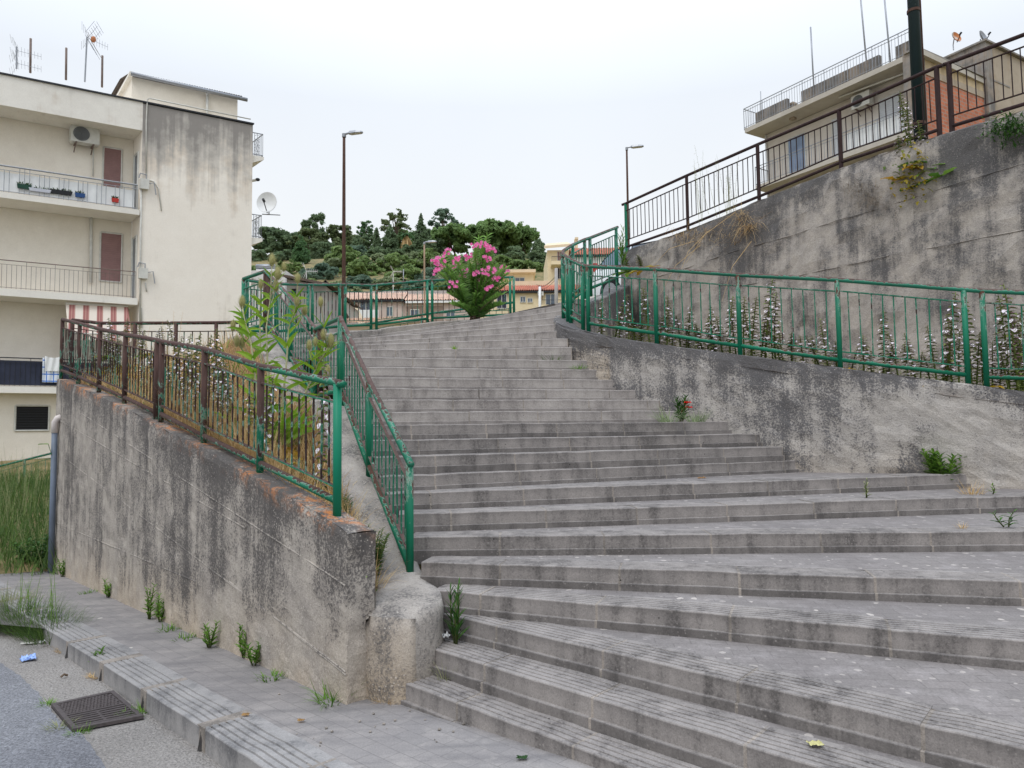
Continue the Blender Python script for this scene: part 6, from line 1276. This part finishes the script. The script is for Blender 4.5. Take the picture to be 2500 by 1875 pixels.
# little green railing in the field
r8=[Vector((x,y,fieldz(x,y)+.9)) for x,y in ((-15.5,17.2),(-13.2,17.6),(-11.6,18.0),(-9.9,18.4))]
for i,(u,v,d) in enumerate(((-160,1180,17.2),(-10,1140,17.4),(60,1123,17.7),(128,1106,18.0))): r8[i]=AD(u,v,d)
railing('green railing rising through the tall grass at the left edge',None,r8,[(q,q.z-.85) for q in r8],[M['g_good'],M['g_good'],M['g_good'],M['g_rodg']],sp=.16)
# drain grate
ga,gb,gc,gd=[GR(u,v,-.118) for u,v in ((125,1722),(277,1689),(351,1751),(177,1784))]
t=thing('drain_grate','rusty brown cast iron drain cover, half patterned plate and half slots','drain cover',(ga+gb+gc+gd)/4)
def bq(s,q,dz=0): return ga.lerp(gb,s).lerp(gd.lerp(gc,s),q)+Vector((0,0,dz))
def bbox(mb,s0,s1,q0,q1,z0,z1): mb.hexa([bq(s0,q0,z0),bq(s0,q1,z0),bq(s1,q1,z0),bq(s1,q0,z0),bq(s0,q0,z1),bq(s0,q1,z1),bq(s1,q1,z1),bq(s1,q0,z1)])
mb=MB(); bbox(mb,0,1,0,1,-.014,-.008); mb.build('pit_dark',M['black'],t)  # flat black sheet standing in for the darkness under the slots
mb=MB()
for s0_,s1_,q0,q1 in ((0,1,0,.06),(0,1,.94,1),(0,.07,.06,.94),(.93,1,.06,.94),(.07,.93,.5,.53)): bbox(mb,s0_,s1_,q0,q1,-.008,.012)
mb.build('frame',M['iron'],t)
mb=MB(); bbox(mb,.072,.928,.062,.498,-.007,.004)
for i in range(15):
    for j in range(7):
        s=.1+.8*(i+.5*(j%2))/15; q=.09+.38*j/6.4; c=bq(s,q,.005); e=(gb-ga).normalized(); f_=(gd-ga).normalized(); mb.hexa([c-e*.017,c-f_*.013,c+e*.017,c+f_*.013]+[x+Vector((0,0,.006)) for x in (c-e*.011,c-f_*.008,c+e*.011,c+f_*.008)])
mb.build('patterned_plate',M['iron'],t)
mb=MB()
for i in range(6): q=.545+.4*i/6; bbox(mb,.072,.928,q,q+.033,-.006,.008)
bbox(mb,.48,.52,.53,.94,-.005,.006); mb.build('slotted_bars',M['iron'],t)
# broken gutter lip by the drain
# litter
def crumple(name,label,cat,c,rx,ry,h,mat,n=9,rz=0):
    mb=MB(); rows=[]
    for i in range(n+1):
        r=[]
        for j in range(n+1):
            s,q=i/n*2-1,j/n*2-1; k=.75+.35*nz(s*1.3+c.x*9,q*1.3,1); x,y=s*rx*k,q*ry*k; r.append(c+Vector((x*math.cos(rz)-y*math.sin(rz),x*math.sin(rz)+y*math.cos(rz),.006+h*abs(nz(s*2.2+c.x*7,q*2.2,5)))))
        rows.append(r)
    mb.grid(rows); return tag(mb.build(name,mat),label,cat)
M['bluebag']=plain('blue_plastic_film',rgb((150,176,226)),.3,.15,20)
crumple('plastic_bag','crumpled light blue plastic scrap lying in the gutter','litter',GR(68,1610,-.128),.07,.11,.05,M['bluebag'],rz=.6)
crumple('paper_scrap','white paper scrap at the end of the kerb grass','litter',GR(116,1568,-.128),.07,.04,.04,M['white'],rz=.3); crumple('paper_scrap','greyish white scrap in front of the kerb grass, left of the bright one','litter',GR(70,1572,-.128),.08,.03,.02,M['dirtywhite'])
crumple('paper_cup','crushed white paper cup beside the larger oleander seedling','litter',AZ(1082,1557,.3)+Vector((0,-.02,0)),.05,.04,.07,M['white'])
crumple('paper_scrap','torn white paper in the straw heap between pier and first step','litter',GR(950,1705,.01),.04,.035,.05,M['white']); crumple('paper_scrap','small pale paper bits at the wall end of the ninth step','litter',AZ(1948,1147,1.13),.09,.03,.03,M['white'],rz=.2)
crumple('dead_leaf','pale yellow leaf lying on the second step near the bottom right','leaf',AZ(1990,1820,.285),.04,.025,.02,plain('pale_leaf',rgb((178,172,120)),.7)); crumple('dead_leaf','curled brown leaf on the tread high in the middle right','leaf',AZ(1714,1170,1.13),.05,.03,.04,plain('brown_leaf',rgb((150,116,80)),.8))
crumple('dead_leaf','brown leaf on the pavement nearest the front wall corner','leaf',GR(735,1762),.025,.02,.02,M['dry']); crumple('dead_leaf','small curled leaf at the inner kerb edge','leaf',GR(600,1748),.025,.02,.02,M['dry']); crumple('green_scrap','scattered green leaf bits on the pavement by the first step','leaf',GR(1275,1853),.035,.02,.015,M['lf_seed'])
mb=MB(); a=GR(148,1653,-.12); b=GR(165,1649,-.12); mb.tube([a,a.lerp(b,.5)+Vector((0,0,.015)),b],.009,5); tag(mb.build('stick',M['bark']),'short dark stick lying in the gutter','stick'); mb=MB(); a=GR(14,1545,-.12); b=GR(40,1542,-.12); mb.tube([a,b],.01,5); tag(mb.build('stick',M['bark']),'thin grey stick at the left edge of the gutter','stick')
mb=MB(); a=AZ(1245,1838,.0); 
for i in range(26):
    u,v=random.choice(((1090,1745),(1000,1730),(930,1760),(1120,1800),(760,1800),(700,1700))); c=GR(u+U(-60,60),v+U(-30,30)); s=U(.003,.011); mb.sphere(c+Vector((0,0,s*.3)),s,s*U(.7,1.2),s*.6,6,4)
tag(mb.build('pebbles',M['mortar']),'scattered dark pebbles on the pavement near the first step','pebbles',kind='stuff')
# ------------------------------------------------------------------ parked car
cd_=(K-J).normalized(); cs=Vector((-cd_.y,cd_.x,0)); cs=cs if cs.y>0 else -cs
rear=Vector((1.62,15.3,4.28))
car=thing('parked_car','white hatchback parked on the upper street behind the curved green railing','car',rear+cd_*2)
def cp(l,w,z): return rear+cd_*l+cs*(w+.9)+Vector((0,0,z*.86-.085*l))
M['carwhite']=plain('white_car_paint',rgb((236,238,240)),.25,.03,1,0,.6)
ST_=[(0,.35,.55,.85,.62),(.06,.28,.72,.95,.66),(.25,.26,.8,1.2,.62),(.6,.25,.84,1.42,.58),(1.2,.25,.85,1.49,.58),(2.0,.25,.86,1.5,.58),(2.6,.25,.87,1.42,.58),(3.1,.25,.9,1.12,.6),(3.4,.25,.88,.96,.66),(4.0,.28,.72,.8,.66),(4.15,.35,.55,.6,.55)]
mb=MB(); rows=[]
for l,zb_2,zs_2,zr_,hw in ST_:
    W_=.86 if .2<l<4 else .74
    prf=[(-W_*.95,zb_2),(-W_,zb_2+.25),(-W_,zs_2),(-W_*.97,zs_2+.05*(zr_>zs_2+.1)),(-hw,zr_-.05),(-hw*.6,zr_),(hw*.6,zr_),(hw,zr_-.05),(W_*.97,zs_2+.05*(zr_>zs_2+.1)),(W_,zs_2),(W_,zb_2+.25),(W_*.95,zb_2)]
    rows.append([cp(l,a,b) for a,b in prf]+[cp(l,prf[0][0],prf[0][1])])
mb.grid(rows); mb.poly(rows[0][:-1]); mb.poly(rows[-1][:-1][::-1]); mb.build('body',M['carwhite'],car,True)
for sgn in (-1,1):
    for pts in ([(.36,.92),(1.1,.92),(1.1,1.4),(.66,1.36),(.46,1.16)],[(1.18,.92),(2.0,.93),(2.0,1.42),(1.18,1.41)],[(2.08,.93),(2.95,.95),(2.62,1.36),(2.08,1.42)]):
        mb=MB(); q=[]
        for l,z in pts:
            f=max(0,(z-.9)/.58); wv=lerp(.85,.6,f)+.012; q.append(cp(l,sgn*wv,z))
        mb.poly(q); o=mb.build('side_window',M['glass'],car); 
        mb=MB()
        for a,b in zip(q,q[1:]+q[:1]): mb.tube([a,b],.014,4)
        mb.build('trim',M['black'],o)
    mb=MB(); mb.obox(cp(.1,sgn*.68,1.0),cd_*.035,cs*.05,Vector((0,0,.09))); mb.build('tail_light',plain('red_lens',rgb((190,24,30)),.2),car)
    mb=MB(); mb.obox(cp(4.0,sgn*.58,.66),cd_*.08,cs*.12,Vector((0,0,.06))); mb.build('headlight',M['galv'],car)
    mb=MB(); mb.obox(cp(2.75,sgn*.95,.98),cd_*.06,cs*.09,Vector((0,0,.06))); mb.build('side_mirror',M['carwhite'],car)
    for l in (.72,3.35):
        mb=MB(); mb.tube([cp(l,sgn*.7,.3),cp(l,sgn*.87,.3)],.3,20); wv=mb.build('wheel',M['black'],car); mb=MB(); mb.tube([cp(l,sgn*.86,.3),cp(l,sgn*.885,.3)],.19,14); mb.build('rim',M['galv'],wv)
    mb=MB(); mb.obox(cp(1.15,sgn*.885,.86),cd_*.08,cs*.012,Vector((0,0,.015))); mb.build('door_handle',M['dark'],car)
mb=MB(); mb.poly([cp(.02+.0,-.52,.95),cp(.02,.52,.95),cp(.4,.46,1.36),cp(.4,-.46,1.36)]); mb.build('rear_window',M['glass'],car)
mb=MB(); mb.obox(cp(-.03,0,.45),cd_*.05,cs*.72,Vector((0,0,.12))); mb.build('bumper',M['carwhite'],car)
